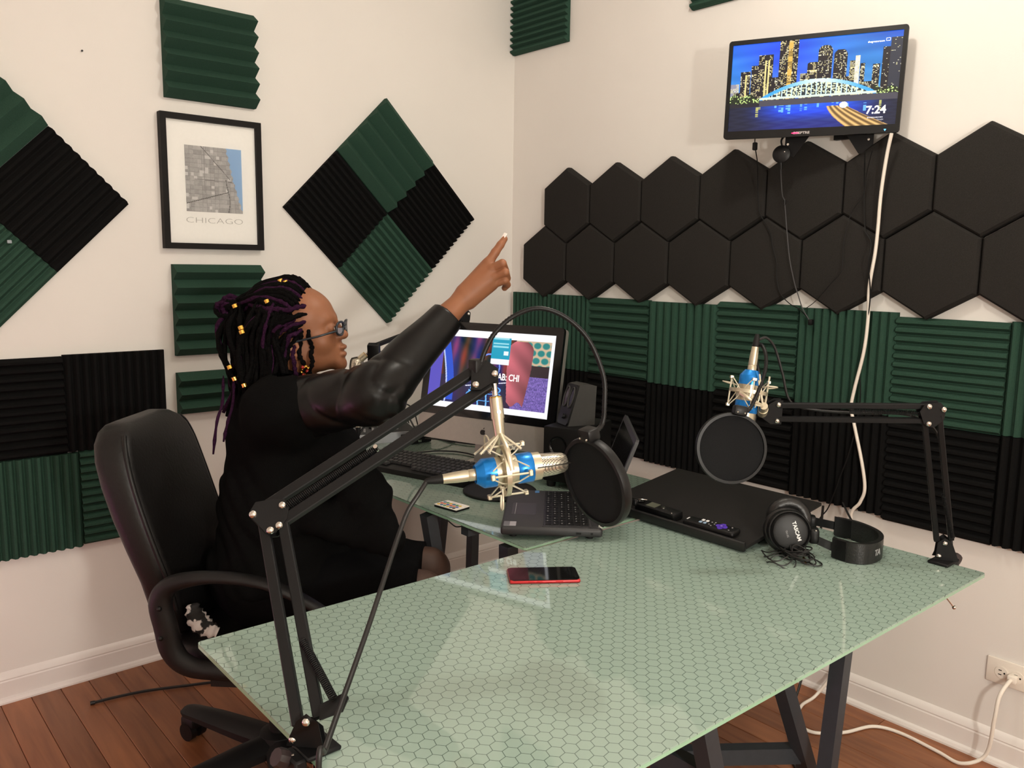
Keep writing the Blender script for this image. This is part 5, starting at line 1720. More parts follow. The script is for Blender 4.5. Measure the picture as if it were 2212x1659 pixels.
def ear_cup(c, n, text_it):
    M = frame(c, n.cross(V((0, 0, 1))), n) @ Matrix.Diagonal((1.13, 1.13, 1.05, 1))
    cup = obj('ear_cup', G().lathe([(0, 0.021), (0.030, 0.021), (0.0345, 0.0195), (0.0385, 0.013), (0.0400, 0.015), (0.0425, 0.014), (0.0445, 0.006), (0.0440, -0.004), (0.030, -0.006), (0, -0.006)], 48, M), m_blk, t, angle=35)
    obj('ear_pad', G().lathe([(0.020, -0.006), (0.042, -0.006), (0.0475, -0.012), (0.0475, -0.022), (0.042, -0.030), (0.030, -0.031), (0.022, -0.024), (0.020, -0.006)], 48, M), m_pad, t, angle=80)
    if text_it:
        TM = M @ Matrix.Translation((-0.006, 0.0, 0.0213)) @ Matrix.Rotation(math.radians(-72), 4, 'Z')
        flip = Matrix.Identity(4)
        if (TM.to_3x3() @ Vector((1, 0, 0))).z > 0:
            TM = TM @ Matrix.Rotation(PI, 4, 'Z')
        text('brand_lettering', 'TASCAM', 0.0105, TM @ Matrix.Translation((0, 0.006, 0)), m_white_print, cup, offset=0.0003)
        text('model_lettering', 'TH-02', 0.0055, TM @ Matrix.Translation((0, -0.014, 0)), m_grey_print, cup)
    return M


MA = ear_cup(ca_, nd, True)
ear_cup(cbk, -nd, False)
Pb = [ca_ + V((0.030, -0.050, -0.012)), V((-0.668, -1.925, ZD + 0.026)), V((-0.668, -1.972, ZD + 0.025)), V((-0.640, -2.000, ZD + 0.025)), V((-0.585, -1.998, ZD + 0.025)), V((-0.535, -1.965, ZD + 0.025)), V((-0.510, -1.905, ZD + 0.026)), V((-0.520, -1.850, ZD + 0.028)), cbk + V((0.055, -0.018, -0.008))]
Ps = spline(Pb, 8)


def strap(P, hh, th_):
    vs, fs = [], []
    m = len(P)
    for i in range(m):
        d = (P[min(i + 1, m - 1)] - P[max(i - 1, 0)])
        n = V((d.y, -d.x, 0)).normalized()
        for s, z in ((-1, -1), (1, -1), (1, 1), (-1, 1)):
            vs.append(P[i] + n * th_ * s * 0.5 + V((0, 0, hh * z)))
    for i in range(m - 1):
        for j in range(4):
            fs.append((i * 4 + j, i * 4 + (j + 1) % 4, i * 4 + 4 + (j + 1) % 4, i * 4 + 4 + j))
    fs += [(0, 1, 2, 3), tuple((m - 1) * 4 + j for j in (3, 2, 1, 0))]
    return G().add(vs, fs)


obj('slider', strap(Ps[:12], 0.010, 0.004), m_blk, t)
obj('slider', strap(Ps[-12:], 0.010, 0.004), m_blk, t)
obj('headband', strap(Ps[10:-9], 0.0235, 0.011), m_pad, t, angle=50)
obj('band_cap', strap(Ps[8:15], 0.0225, 0.013), m_blk, t, angle=50)
obj('band_cap', strap(Ps[-15:-8], 0.0225, 0.013), m_blk, t, angle=50)
for c_, n_ in ((ca_, nd), (cbk, -nd)):
    y0_ = c_ + V((0.036, -0.044, -0.006))
    obj('yoke', G().rbox((0, 0, 0), (0.022, 0.030, 0.036), 0.006, 2, frame(y0_, (0.6, -0.8, 0), (0, 0, 1))), m_blk, t, angle=50)
    obj('yoke_screw', G().ball(y0_ + n_ * 0.0165 + V((0, 0, 0.012)), 0.0025, 8), m_chrome, t)
# lettering on the band near the bend
q = Ps[27]
dq = (Ps[28] - Ps[26]).normalized()
nq = V((dq.y, -dq.x, 0)).normalized()
if nq.dot(V((-0.65, -0.75, 0))) < 0:
    nq = -nq
xq = V((0, 0, 1)).cross(nq)
text('band_lettering', 'TA', 0.019, frame(q + nq * 0.0062 + V((0, 0, -0.001)), xq, nq) if False else Matrix(((xq.x, 0, nq.x, (q + nq * 0.0062).x), (xq.y, 0, nq.y, (q + nq * 0.0062).y), (xq.z, 1, nq.z, q.z), (0, 0, 0, 1))), m_grey_print, t, offset=0.0006, shear=0.15)

# bundled headphone cord
rb = random.Random(11)
c0 = V((-0.7512, -1.8845, 0.7200))
pts = [ca_ + V((0.0, 0.0, -0.045))]
for k in range(150):
    a = k * 0.47
    r1 = 0.024 + 0.007 * math.sin(k * 0.13) + 0.004 * math.sin(k * 0.37 + 1)
    tl_ = 0.5 * math.sin(k * 0.05)
    pts.append(c0 + V((math.cos(a) * r1 * 0.75 + 0.008 * math.sin(k * 0.08), math.sin(a) * r1 * 1.25 + 0.012 * math.cos(k * 0.06), max(-0.0205, 0.014 * math.sin(a + tl_) * math.sin(k * 0.045) + 0.004 * math.sin(k * 0.21) - 0.004))))
pts += [c0 + V((0.030, -0.030, -0.019)), c0 + V((0.014, -0.055, -0.020)), c0 + V((-0.008, -0.048, -0.019)), V((-0.7381, -1.8930, 0.7040))]
t = thing('headphone_cord', 'tangled bundle of thin black headphone cord with a gold plug', 'cable', tuple(c0))
obj('cord', G().tube(spline(pts, 3), 0.0016, 6), m_cable, t)
for k in range(3):
    cl = [c0 + V((-0.045 + 0.030 * math.cos(2 * PI * j / 16), 0.012 + 0.032 * math.sin(2 * PI * j / 16), -0.020 + 0.004 * k + 0.006 * math.sin(j + k))) + V((0.008 * k, 0.012 * k, 0)) for j in range(16)]
    obj('loop', G().tube(spline(cl, 4, True), 0.0014, 6, closed=True), m_cable, t)
p0, p1 = V((-0.7375, -1.8939, 0.7030)), V((-0.7636, -1.9160, 0.7000))
dd_ = (p1 - p0)
obj('plug', G().tube([p0, p0 + dd_ * 0.35, p0 + dd_ * 0.36, p1 - dd_ * 0.1, p1], [0.0030, 0.0030, 0.0018, 0.0018, 0.0008], 10), m_brass, t)

# ------------------------------------------------------------------ audio mixer at the back of the computer desk
MX = V((-0.80, -0.150, ZD))
XM = frame(MX, (0.90, -0.20, 0), (0, 0, 1))
t = thing('audio_mixer', 'small silver mixer with knobs and an orange plug behind the jacket', 'mixer', tuple(MX))
g = G()
P = Matrix(((0, 0, 1, -0.13), (1, 0, 0, 0), (0, 1, 0, 0), (0, 0, 0, 1)))
g.prism([(-0.095, 0.0), (-0.095, 0.036), (0.095, 0.062), (0.095, 0.0)], 0, 0.26, XM @ P)
obj('case', g, mat('mixer_silver', rgb(196, 200, 206), 0.35, metal=0.4), t, angle=20)
pnM = XM @ Matrix.Translation((0, 0, 0.0497)) @ Matrix.Rotation(math.atan2(0.026, 0.19), 4, 'X')
obj('panel', G().box((0, 0, 0.0), (0.250, 0.182, 0.002), pnM), mat('mixer_panel', rgb(40, 42, 44), 0.5), t)
for a in range(6):
    for b in range(4):
        obj('knob', G().cyl((-0.10 + a * 0.032, -0.065 + b * 0.030, 0.001), (-0.10 + a * 0.032, -0.065 + b * 0.030, 0.012), 0.0050, 0.0042, 10, pnM), m_grey_print if (a + b) % 3 else m_blk, t)
m_orange = mat('orange_plastic', rgb(206, 74, 34), 0.45)
for k, (a, m__) in enumerate(((0.02, m_orange), (0.06, m_blk), (0.095, mat('pale_plug', rgb(190, 186, 176), 0.5)))):
    q = pnM @ Vector((a, -0.005, 0.001))
    obj('jack_plug', G().tube([q, q + V((0, 0, 0.012)), q + V((0, 0, 0.013)), q + V((0.004, 0.0, 0.052))], [0.0035, 0.0035, 0.0085, 0.0085], 12), m__, t)
    obj('jack_lead', G().tube(spline([q + V((0.004, 0, 0.050)), q + V((0.02, 0.01, 0.075)), q + V((0.06, 0.0, 0.05)), q + V((0.10, 0.02, -0.03)), V((q.x + 0.12, q.y, ZD + 0.004))]), 0.0025, 8), m_cable, t)
t = thing('card_reader', 'small black box with cables beside the mixer', 'adapter', (-0.72, -0.30, ZD))
obj('body', G().rbox((-0.72, -0.30, ZD + 0.016), (0.10, 0.06, 0.030), 0.004, 2), m_blk, t)
obj('metal_plug', G().box((-0.735, -0.338, ZD + 0.014), (0.014, 0.02, 0.008)), m_chrome, t)
obj('lead', G().tube(spline([(-0.70, -0.33, ZD + 0.015), (-0.68, -0.38, ZD + 0.02), (-0.63, -0.40, ZD + 0.006), (-0.58, -0.36, ZD + 0.004)]), 0.003, 8), m_cable, t)
tag(obj('desk_cord', G().tube(spline([(-0.5741, -0.0736, 0.7020), (-0.6075, -0.2341, 0.7020), (-0.6186, -0.3551, 0.7020), (-0.5961, -0.4542, 0.7020), (-0.5480, -0.5305, 0.7020), (-0.5453, -0.6570, 0.7020)]), 0.0032, 8), m_cable), 'black cord crossing the glass just below the computer', 'cable')
tag(obj('desk_cord', G().tube(spline([(-0.9103, -0.3512, 0.7020), (-0.8719, -0.4174, 0.7020), (-0.8207, -0.4656, 0.7020), (-0.7563, -0.4871, 0.7020), (-0.7066, -0.5434, 0.7020), (-0.6947, -0.6336, 0.7020), (-0.7333, -0.7565, 0.7020), (-0.7974, -0.7633, 0.7020), (-0.8256, -0.7257, 0.7020), (-0.8245, -0.6865, 0.7020), (-0.7822, -0.6944, 0.7020), (-0.7556, -0.7475, 0.7020)]), 0.0026, 8), m_cable), 'black cord looping on the glass behind the keyboard', 'cable')
tag(obj('desk_cord', G().tube(spline([(-0.8349, -1.4291, 0.7010), (-0.8798, -1.4291, 0.7010), (-0.8879, -1.3873, 0.7010), (-0.8465, -1.3135, 0.7010)]), 0.0022, 8), m_cable), 'short black cord between the laptop and the lap board', 'cable')


# ------------------------------------------------------------------ office chair
fcv = V((0.72, -0.694, 0)).normalized()
lfv = V((-fcv.y, fcv.x, 0))
CM = Matrix(((fcv.x, lfv.x, 0, -1.545), (fcv.y, lfv.y, 0, -0.90), (0, 0, 1, 0), (0, 0, 0, 1)))   # x forward, y to the sitter's left
m_leather = mat('black_chair_leather', rgb(17, 16, 16), 0.45, var=(50, 0.10), bump=(140, 0.20), spec=0.35)
m_arm = mat('black_arm_plastic', rgb(16, 15, 16), 0.5, var=(60, 0.08), spec=0.35)
t = thing('office_chair', 'black leather office chair with loop armrests behind the seated person', 'chair', (-1.545, -0.90, 0))


def loft(rings, cap=True):
    n = len(rings[0])
    g = G()
    vs = [p for r in rings for p in r]
    fs = []
    for i in range(len(rings) - 1):
        for j in range(n):
            fs.append((i * n + j, i * n + (j + 1) % n, (i + 1) * n + (j + 1) % n, (i + 1) * n + j))
    fs.append(tuple(reversed(range(n))))
    fs.append(tuple((len(rings) - 1) * n + j for j in range(n)))
    return g.add(vs, fs)


def back_ring(z, cx, tw, hw, rr_):
    z = 0.47 + (z - 0.47) * 0.945
    return [CM @ Vector((cx - 0.030 + p[0], p[1] * 0.82 - 0.040, z)) for p in rrect(tw, hw * 2, min(rr_, tw * 0.48, hw * 0.9), 6)]


rings = []
for z, cx, tw, hw in ((0.470, -0.175, 0.030, 0.10), (0.472, -0.176, 0.060, 0.17), (0.490, -0.180, 0.078, 0.195), (0.55, -0.185, 0.082, 0.215), (0.62, -0.197, 0.084, 0.228), (0.70, -0.222, 0.088, 0.235), (0.78, -0.248, 0.092, 0.236), (0.86, -0.272, 0.094, 0.232), (0.92, -0.288, 0.094, 0.222), (0.96, -0.298, 0.090, 0.205), (0.985, -0.304, 0.080, 0.180), (1.000, -0.308, 0.058, 0.150), (1.006, -0.310, 0.030, 0.11)):
    rings.append(back_ring(z, cx, tw, hw, 0.034))
bk = obj('backrest', loft(rings), m_leather, t, angle=70)
for s in (-1, 1):
    g = G()
    pth = [CM @ Vector((cx - 0.030 + tw * 0.5 - 0.010, s * (hw - 0.012) * 0.82 - 0.040, 0.47 + (z - 0.47) * 0.945)) for z, cx, tw, hw in ((0.55, -0.185, 0.082, 0.215), (0.62, -0.197, 0.084, 0.228), (0.70, -0.222, 0.088, 0.235), (0.78, -0.248, 0.092, 0.236), (0.86, -0.272, 0.094, 0.232), (0.92, -0.288, 0.094, 0.222), (0.96, -0.298, 0.090, 0.205), (0.98, -0.303, 0.082, 0.185))]
    g.tube(spline(pth, 5), 0.006, 8)
    obj('piping', g, m_leather, bk, angle=80)
rings = []
for z, k in ((0.395, 0.90), (0.400, 0.97), (0.42, 1.0), (0.445, 1.0), (0.462, 0.98), (0.470, 0.93), (0.472, 0.6)):
    rings.append([CM @ Vector((0.03 + p[0] * k, p[1] * k, z - 0.012 * (p[0] > 0.18))) for p in rrect(0.48, 0.49, 0.09, 6)])
obj('seat', loft(rings), m_leather, t, angle=70)
for s in (-1, 1):
    pth = [(0.215, 0.560), (0.162, 0.604), (0.062, 0.648), (-0.056, 0.660), (-0.150, 0.642), (-0.182, 0.600), (-0.172, 0.535), (-0.160, 0.482), (-0.130, 0.450), (-0.070, 0.438), (0.10, 0.432), (0.19, 0.435), (0.225, 0.47), (0.235, 0.52)]
    rad = [0.012, 0.012, 0.013, 0.015, 0.022, 0.030, 0.031, 0.031, 0.028, 0.024, 0.020, 0.018, 0.014, 0.012]
    P = spline([CM @ Vector((a, 0.285 * s, b)) for a, b in pth], 6, True)
    Rr = []
    for i in range(len(rad)):
        for j in range(6):
            Rr.append(rad[i] + (rad[(i + 1) % len(rad)] - rad[i]) * j / 6)
    ar = obj('armrest', G().tube(P, [0.021] * len(P), 12, closed=True, up=tuple(lfv), flat=[q * 0.9 / 0.021 for q in Rr]), m_arm, t, angle=70)
    for zz in (0.590, 0.520):
        obj('screw', G().ball(CM @ Vector((-0.176, (0.285 + 0.020) * s, zz)), 0.006, 10), m_blk, ar)
    obj('arm_bracket', G().box((-0.02, 0.255 * s, 0.415), (0.10, 0.08, 0.02), CM), m_arm, t)
hub = V((-1.560, -0.890, 0))
obj('seat_plate', G().box((0.0, 0.0, 0.385), (0.24, 0.20, 0.025), CM), m_blk_metal, t)
obj('gas_column', G().tube([hub + V((0.02, -0.01, 0.375)), hub + V((0.005, -0.003, 0.24)), hub + V((0.005, -0.003, 0.239)), hub + V((0, 0, 0.09))], [0.016, 0.016, 0.028, 0.028], 20), m_blk_metal, t, angle=40)
obj('base_hub', G().lathe([(0, 0.075), (0.05, 0.075), (0.055, 0.09), (0.05, 0.128), (0.03, 0.135), (0, 0.135)], 30, Matrix.Translation(hub)), m_arm, t, angle=40)
for k in range(5):
    a = math.radians(181 + 72 * k)
    d = V((math.cos(a), math.sin(a), 0))
    w = V((-d.y, d.x, 0))
    rings = []
    for r_, z0, z1, hw in ((0.03, 0.085, 0.128, 0.042), (0.12, 0.082, 0.122, 0.042), (0.25, 0.078, 0.110, 0.037), (0.35, 0.074, 0.096, 0.030), (0.37, 0.076, 0.090, 0.022)):
        c = hub + d * r_
        rings.append([c + w * (hw * x_) + V((0, 0, z0 + (z1 - z0) * zz)) for x_, zz in ((-1, 0), (-1, 0.45), (-0.35, 0.95), (0, 1.0), (0.35, 0.95), (1, 0.45), (1, 0))])
    lg = obj('leg', loft(rings), m_arm, t, angle=30)
    e = hub + d * 0.345
    ca = obj('castor', G().rbox((0, 0, 0), (0.052, 0.050, 0.036), 0.010, 2, frame(e + V((0, 0, 0.052)), d, (0, 0, 1))), m_arm, lg)
    for s in (-1, 1):
        q = e + w * 0.017 * s + V((0, 0, 0.026))
        obj('wheel', G().cyl(q - w * 0.009, q + w * 0.009, 0.026, n=20), m_blk, lg)

# crumpled cloth tucked beside the seat
def cloth_mat():
    m = mat('black_white_cloth', rgb(190, 184, 184), 0.8, bump=(120, 0.2))
    nt = m.node_tree
    b = nt.nodes['Principled BSDF']
    tc = nt.nodes.new('ShaderNodeTexCoord')
    n = nt.nodes.new('ShaderNodeTexNoise')
    n.inputs['Scale'].default_value = 26.0
    n.inputs['Detail'].default_value = 3.0
    nt.links.new(tc.outputs['Object'], n.inputs['Vector'])
    mr = nt.nodes.new('ShaderNodeMapRange')
    mr.inputs[1].default_value = 0.50
    mr.inputs[2].default_value = 0.53
    nt.links.new(n.outputs['Fac'], mr.inputs[0])
    mx_ = nt.nodes.new('ShaderNodeMixRGB')
    mx_.inputs[1].default_value = rgb(205, 198, 196)
    mx_.inputs[2].default_value = rgb(24, 22, 22)
    nt.links.new(mr.outputs[0], mx_.inputs[0])
    nt.links.new(mx_.outputs[0], b.inputs['Base Color'])
    return m


pts = [(-0.1319, -0.2350, 0.5730), (-0.1270, -0.2380, 0.5520), (-0.1148, -0.2380, 0.5299), (-0.0970, -0.2350, 0.5145), (-0.0776, -0.2300, 0.5039)]
P = spline([CM @ V(p) for p in pts], 5)
tag(obj('cloth', G().tube(P, [0.010 + 0.013 * math.sin(PI * (i + 1) / (len(P) + 1)) + 0.003 * math.sin(i * 1.9) for i in range(len(P))], 14, flat=0.8), cloth_mat(), angle=80), 'small crumpled white and black cloth inside the loop of the chair armrest', 'cloth')


# ------------------------------------------------------------------ seated person, built around implicit surfaces
POS = V((-1.5230, -0.9158, 0.0))
PANG = -0.71386
PM0 = Matrix.Translation(POS) @ Matrix.Rotation(PANG, 4, 'Z')      # x = the way she faces, y = her left, z up
person = thing('person', 'seated person in black jacket with purple and black locs, glasses, pointing upward', 'person', (0, 0, 0), M=PM0)


def smin(a, b, k):
    h = np.clip(0.5 + 0.5 * (b - a) / k, 0, 1)
    return b + (a - b) * h - k * h * (1 - h)


class Field:
    def __init__(s, lo, hi, h):
        s.lo, s.h = np.array(lo, float), h
        s.n = np.ceil((np.array(hi, float) - s.lo) / h).astype(int) + 1
        s.x = (s.lo[0] + h * np.arange(s.n[0], dtype=np.float32))[:, None, None].astype(np.float32)
        s.y = (s.lo[1] + h * np.arange(s.n[1], dtype=np.float32))[None, :, None].astype(np.float32)
        s.z = (s.lo[2] + h * np.arange(s.n[2], dtype=np.float32))[None, None, :].astype(np.float32)
        s.f = np.full(tuple(s.n), 1e3, np.float32)

    def put(s, d, k):
        s.f = smin(s.f, d, k) if k > 0 else np.minimum(s.f, d)
        return s

    def cone(s, a, b, ra, rb, k=0.01):
        a, b = np.array(a, float), np.array(b, float)
        d = b - a
        px, py, pz = s.x - a[0], s.y - a[1], s.z - a[2]
        t_ = np.clip((px * d[0] + py * d[1] + pz * d[2]) / (d @ d + 1e-12), 0, 1)
        q = np.sqrt((px - d[0] * t_) ** 2 + (py - d[1] * t_) ** 2 + (pz - d[2] * t_) ** 2) - (ra + (rb - ra) * t_)
        return s.put(q, k)

    def ell_d(s, c, r, ax=None):
        px, py, pz = s.x - c[0], s.y - c[1], s.z - c[2]
        if ax:                      # tilt about y by ax radians
            ca, sa = math.cos(ax), math.sin(ax)
            px, pz = px * ca + pz * sa, -px * sa + pz * ca
        k0 = np.sqrt((px / r[0]) ** 2 + (py / r[1]) ** 2 + (pz / r[2]) ** 2)
        k1 = np.sqrt((px / r[0] ** 2) ** 2 + (py / r[1] ** 2) ** 2 + (pz / r[2] ** 2) ** 2)
        return k0 * (k0 - 1.0) / (k1 + 1e-6)

    def ell(s, c, r, k=0.01, ax=None):
        return s.put(s.ell_d(c, r, ax), k)

    def cut(s, d, k=0.004):
        s.f = -smin(-s.f, d, k)
        return s

    def mesh(s):
        f, n = s.f, s.n
        ins = f < 0
        c = np.zeros(tuple(n - 1), np.int8)
        for i in (0, 1):
            for j in (0, 1):
                for k in (0, 1):
                    c += ins[i:n[0] - 1 + i, j:n[1] - 1 + j, k:n[2] - 1 + k]
        act = (c > 0) & (c < 8)
        idx = np.argwhere(act)
        num = np.full(act.shape, -1, np.int64)
        num[act] = np.arange(len(idx))
        acc = np.zeros((len(idx), 3))
        cnt = np.zeros(len(idx))
        cor = [(i, j, k) for i in (0, 1) for j in (0, 1) for k in (0, 1)]
        for a in cor:
            for ax in range(3):
                if a[ax]:
                    continue
                b = list(a)
                b[ax] = 1
                va = f[idx[:, 0] + a[0], idx[:, 1] + a[1], idx[:, 2] + a[2]]
                vb = f[idx[:, 0] + b[0], idx[:, 1] + b[1], idx[:, 2] + b[2]]
                m = (va < 0) != (vb < 0)
                t_ = np.where(m, va / np.where(m, va - vb, 1), 0)
                p = np.array(a, float)[None, :] + t_[:, None] * (np.array(b) - np.array(a))[None, :]
                acc[m] += p[m]
                cnt[m] += 1
        vs = s.lo + s.h * (idx + acc / cnt[:, None])
        fs = []
        for ax in range(3):
            sl0 = [slice(0, n[i]) for i in range(3)]
            sl1 = [slice(0, n[i]) for i in range(3)]
            sl0[ax], sl1[ax] = slice(0, n[ax] - 1), slice(1, n[ax])
            ch = ins[tuple(sl0)] != ins[tuple(sl1)]
            e = np.argwhere(ch)
            o1, o2 = [(1, 2), (2, 0), (0, 1)][ax]
            ok = (e[:, o1] > 0) & (e[:, o2] > 0) & (e[:, o1] < n[o1] - 1) & (e[:, o2] < n[o2] - 1)
            e = e[ok]
            fl = ins[tuple(sl0)][e[:, 0], e[:, 1], e[:, 2]]
            q = []
            for d1, d2 in ((-1, -1), (0, -1), (0, 0), (-1, 0)):
                w = e.copy()
                w[:, o1] += d1
                w[:, o2] += d2
                q.append(num[w[:, 0], w[:, 1], w[:, 2]])
            q = np.stack(q, 1)
            q[~fl] = q[~fl][:, ::-1]
            fs.append(q)
        fs = np.concatenate(fs)
        fs = fs[(fs >= 0).all(1)]
        return vs, fs


def flesh(name, parts, m, parent, smooth_it=2):
    g_v, g_f = [], []
    for vs, fs in parts:
        # light relaxation takes the grid steps out
        vs = vs.copy()
        for _ in range(smooth_it):
            acc = np.zeros_like(vs)
            cnt = np.zeros(len(vs))
            for a, b in ((0, 1), (1, 2), (2, 3), (3, 0)):
                np.add.at(acc, fs[:, a], vs[fs[:, b]])
                np.add.at(acc, fs[:, b], vs[fs[:, a]])
                np.add.at(cnt, fs[:, a], 1)
                np.add.at(cnt, fs[:, b], 1)
            vs = vs * 0.45 + 0.55 * acc / np.maximum(cnt, 1)[:, None]
        g_f.append(fs + sum(len(q) for q in g_v))
        g_v.append(vs)
    me = bpy.data.meshes.new(name)
    me.from_pydata(np.concatenate(g_v).tolist(), [], np.concatenate(g_f).tolist())
    me.materials.append(m)
    for p in me.polygons:
        p.use_smooth = True
    return link(bpy.data.objects.new(name, me), parent)


m_skin = mat('brown_skin', rgb(140, 91, 63), 0.48, var=(28, 0.07), bump=(420, 0.06), spec=0.35)
m_skin.node_tree.nodes['Principled BSDF'].inputs['Subsurface Weight'].default_value = 0.12
m_skin.node_tree.nodes['Principled BSDF'].inputs['Subsurface Radius'].default_value = (0.01, 0.004, 0.002)
m_cloth = mat('black_knit', rgb(12, 12, 12), 0.95, var=(120, 0.15), bump=(500, 0.35), spec=0.05)
m_sleeve = mat('black_sleeve_leather', rgb(11, 11, 11), 0.33, var=(40, 0.12), bump=(90, 0.06), spec=0.30)

# head and neck
hc = V((0.0234, 0.0000, 1.2006))
F = Field((hc.x - 0.145, -0.115, hc.z - 0.24), (hc.x + 0.15, 0.115, hc.z + 0.125), 0.0027)
F.ell((0.0031, 0.0000, 1.2152), (0.096, 0.074, 0.094), 0.0)
F.ell((0.0560, -0.0000, 1.2251), (0.060, 0.064, 0.060), 0.03)
F.ell((0.0733, 0.0000, 1.1749), (0.052, 0.056, 0.062), 0.02)
F.ell((0.0701, -0.0000, 1.1264), (0.060, 0.048, 0.038), 0.025)
F.ell((0.1072, -0.0000, 1.1442), (0.030, 0.030, 0.034), 0.02)
F.ell((0.1309, 0.0000, 1.1086), (0.017, 0.020, 0.016), 0.018)
F.ell((0.1040, 0.0000, 1.2212), (0.015, 0.044, 0.012), 0.018)
for s in (-1, 1):
    c = V((0.0938, 0.0000, 1.1648))
    F.ell((c.x, 0.036 * s, c.z), (0.024, 0.020, 0.022), 0.018)
    c = V((0.0382, 0.0000, 1.1467))
    F.ell((c.x, 0.050 * s, c.z - 0.01), (0.030, 0.014, 0.035), 0.02)
for s in (-1, 1):                                  # eye sockets
    c = V((0.1243, 0.0000, 1.2009))
    F.cut(F.ell_d((c.x + 0.006, 0.030 * s, c.z), (0.012, 0.018, 0.010)), 0.010)
    F.ell((c.x - 0.010, 0.028 * s, c.z - 0.001), (0.0140, 0.0150, 0.0125), 0.004)
    F.cut(F.ell_d((c.x + 0.004, 0.028 * s, c.z - 0.001), (0.006, 0.0115, 0.0038)), 0.002)
F.cone((0.1176, 0.0000, 1.2146), (0.1366, 0.0000, 1.1838), 0.0075, 0.011, 0.008)
F.ell((0.1400, -0.0000, 1.1816), (0.012, 0.012, 0.0105), 0.006)
for s in (-1, 1):
    c = V((0.1296, -0.0000, 1.1768))
    F.ell((c.x, 0.0125 * s, c.z), (0.011, 0.008, 0.0085), 0.005)
F.ell((0.1384, 0.0000, 1.1516), (0.0095, 0.021, 0.0070), 0.005)
F.ell((0.1382, -0.0000, 1.1343), (0.0095, 0.019, 0.0075), 0.005)
c = V((0.1463, -0.0000, 1.1425))
F.cut(F.ell_d((c.x, 0, c.z), (0.007, 0.024, 0.0016)), 0.003)
for s in (-1, 1):                                  # ears
    c = V((0.0337, 0.0000, 1.1513))
    F.ell((c.x, 0.071 * s, c.z), (0.017, 0.009, 0.029), 0.005, 0.22)
    F.cut(F.ell_d((c.x + 0.003, 0.080 * s, c.z + 0.003), (0.009, 0.006, 0.017), 0.22), 0.003)
F.cone((0.0170, 0.0000, 1.1256), (-0.0023, -0.0000, 0.9967), 0.052, 0.058, 0.02)
head_part = F.mesh()

# right forearm and pointing hand (back of the hand towards the viewer)
wr = V((0.4467, -0.1300, 1.2803))
F = Field((wr.x - 0.085, wr.y - 0.065, wr.z - 0.085), (wr.x + 0.125, wr.y + 0.065, wr.z + 0.165), 0.0016)
F.cone((0.3871, -0.1550, 1.2204), (0.4435, -0.1300, 1.2771), 0.031, 0.0235, 0.0)
F.ell((0.4478, -0.1300, 1.2824), (0.026, 0.018, 0.024), 0.012)
K = [V((0.5011, -0.1180, 1.3625)), V((0.5111, -0.1280, 1.3500)), V((0.5167, -0.1300, 1.3322)), V((0.5135, -0.1240, 1.3140))]
Wp = [V((0.4465, -0.1280, 1.2983)), V((0.4521, -0.1320, 1.2921)), V((0.4564, -0.1320, 1.2837)), V((0.4584, -0.1280, 1.2740))]
for w_, k_ in zip(Wp, K):
    F.cone(w_, k_, 0.0155, 0.0108, 0.010)
    F.cone(w_ + V((0, 0.012, 0)), k_ + V((-0.006, 0.012, -0.004)), 0.014, 0.0115, 0.014)
for k_ in K:
    F.ell(k_, (0.0118, 0.0118, 0.0112), 0.003)
# index stretched out
i1, i2, i3 = V((0.5167, -0.1120, 1.3871)), V((0.5283, -0.1080, 1.4042)), V((0.5377, -0.1040, 1.4182))
F.cone(K[0], i1, 0.0112, 0.0100, 0.006)
F.cone(i1, i2, 0.0100, 0.0090, 0.003)
F.cone(i2, i3, 0.0090, 0.0074, 0.003)
# three fingers curled into the palm
cur = [(V((0.5334, -0.1360, 1.3619)), V((0.5397, -0.1080, 1.3460)), V((0.5256, -0.0960, 1.3372))),
       (V((0.5401, -0.1380, 1.3420)), V((0.5443, -0.1100, 1.3280)), V((0.5291, -0.0980, 1.3222))),
       (V((0.5392, -0.1320, 1.3230)), V((0.5455, -0.1080, 1.3130)), V((0.5391, -0.1000, 1.3052)))]
for (a, b, c), k_, rr_ in zip(cur, K[1:], (0.0102, 0.0100, 0.0090)):
    Ff = Field.__new__(Field)
    F.cone(k_, a, rr_ + 0.0004, rr_, 0.0016)
    F.cone(a, b, rr_, rr_ - 0.0008, 0.0012)
    F.cone(b, c, rr_ - 0.0008, rr_ - 0.0018, 0.0012)
# thumb folded over the far side of the palm
F.cone((0.4613, -0.1060, 1.3086), (0.4908, -0.0920, 1.3345), 0.0135, 0.0115, 0.008)
F.cone((0.4908, -0.0920, 1.3345), (0.5146, -0.0860, 1.3326), 0.0110, 0.0085, 0.004)
hand_part = F.mesh()

# trunk and legs under the clothes
F = Field((-0.26, -0.27, 0.02), (0.52, 0.27, 1.02), 0.011)
F.ell((0.0032, 0.0000, 0.9317), (0.115, 0.150, 0.150), 0.0)
F.ell((-0.0081, -0.0000, 0.7569), (0.120, 0.145, 0.16), 0.05)
F.ell((-0.0204, -0.0000, 0.5967), (0.14, 0.17, 0.11), 0.05)
for s in (-1, 1):
    kn = V((0.3414, -0.0000, 0.5370))
    F.cone((-0.02, 0.085 * s, 0.555), (kn.x, 0.085 * s, kn.z + 0.01), 0.078, 0.055, 0.02)
    F.cone((kn.x, 0.085 * s, kn.z + 0.005), (kn.x - 0.05, 0.085 * s, 0.10), 0.052, 0.036, 0.02)
    F.cone((kn.x - 0.05, 0.085 * s, 0.085), (kn.x + 0.06, 0.085 * s, 0.05), 0.036, 0.028, 0.02)
trunk_part = F.mesh()
flesh('body', [head_part, hand_part, trunk_part], m_skin, person)

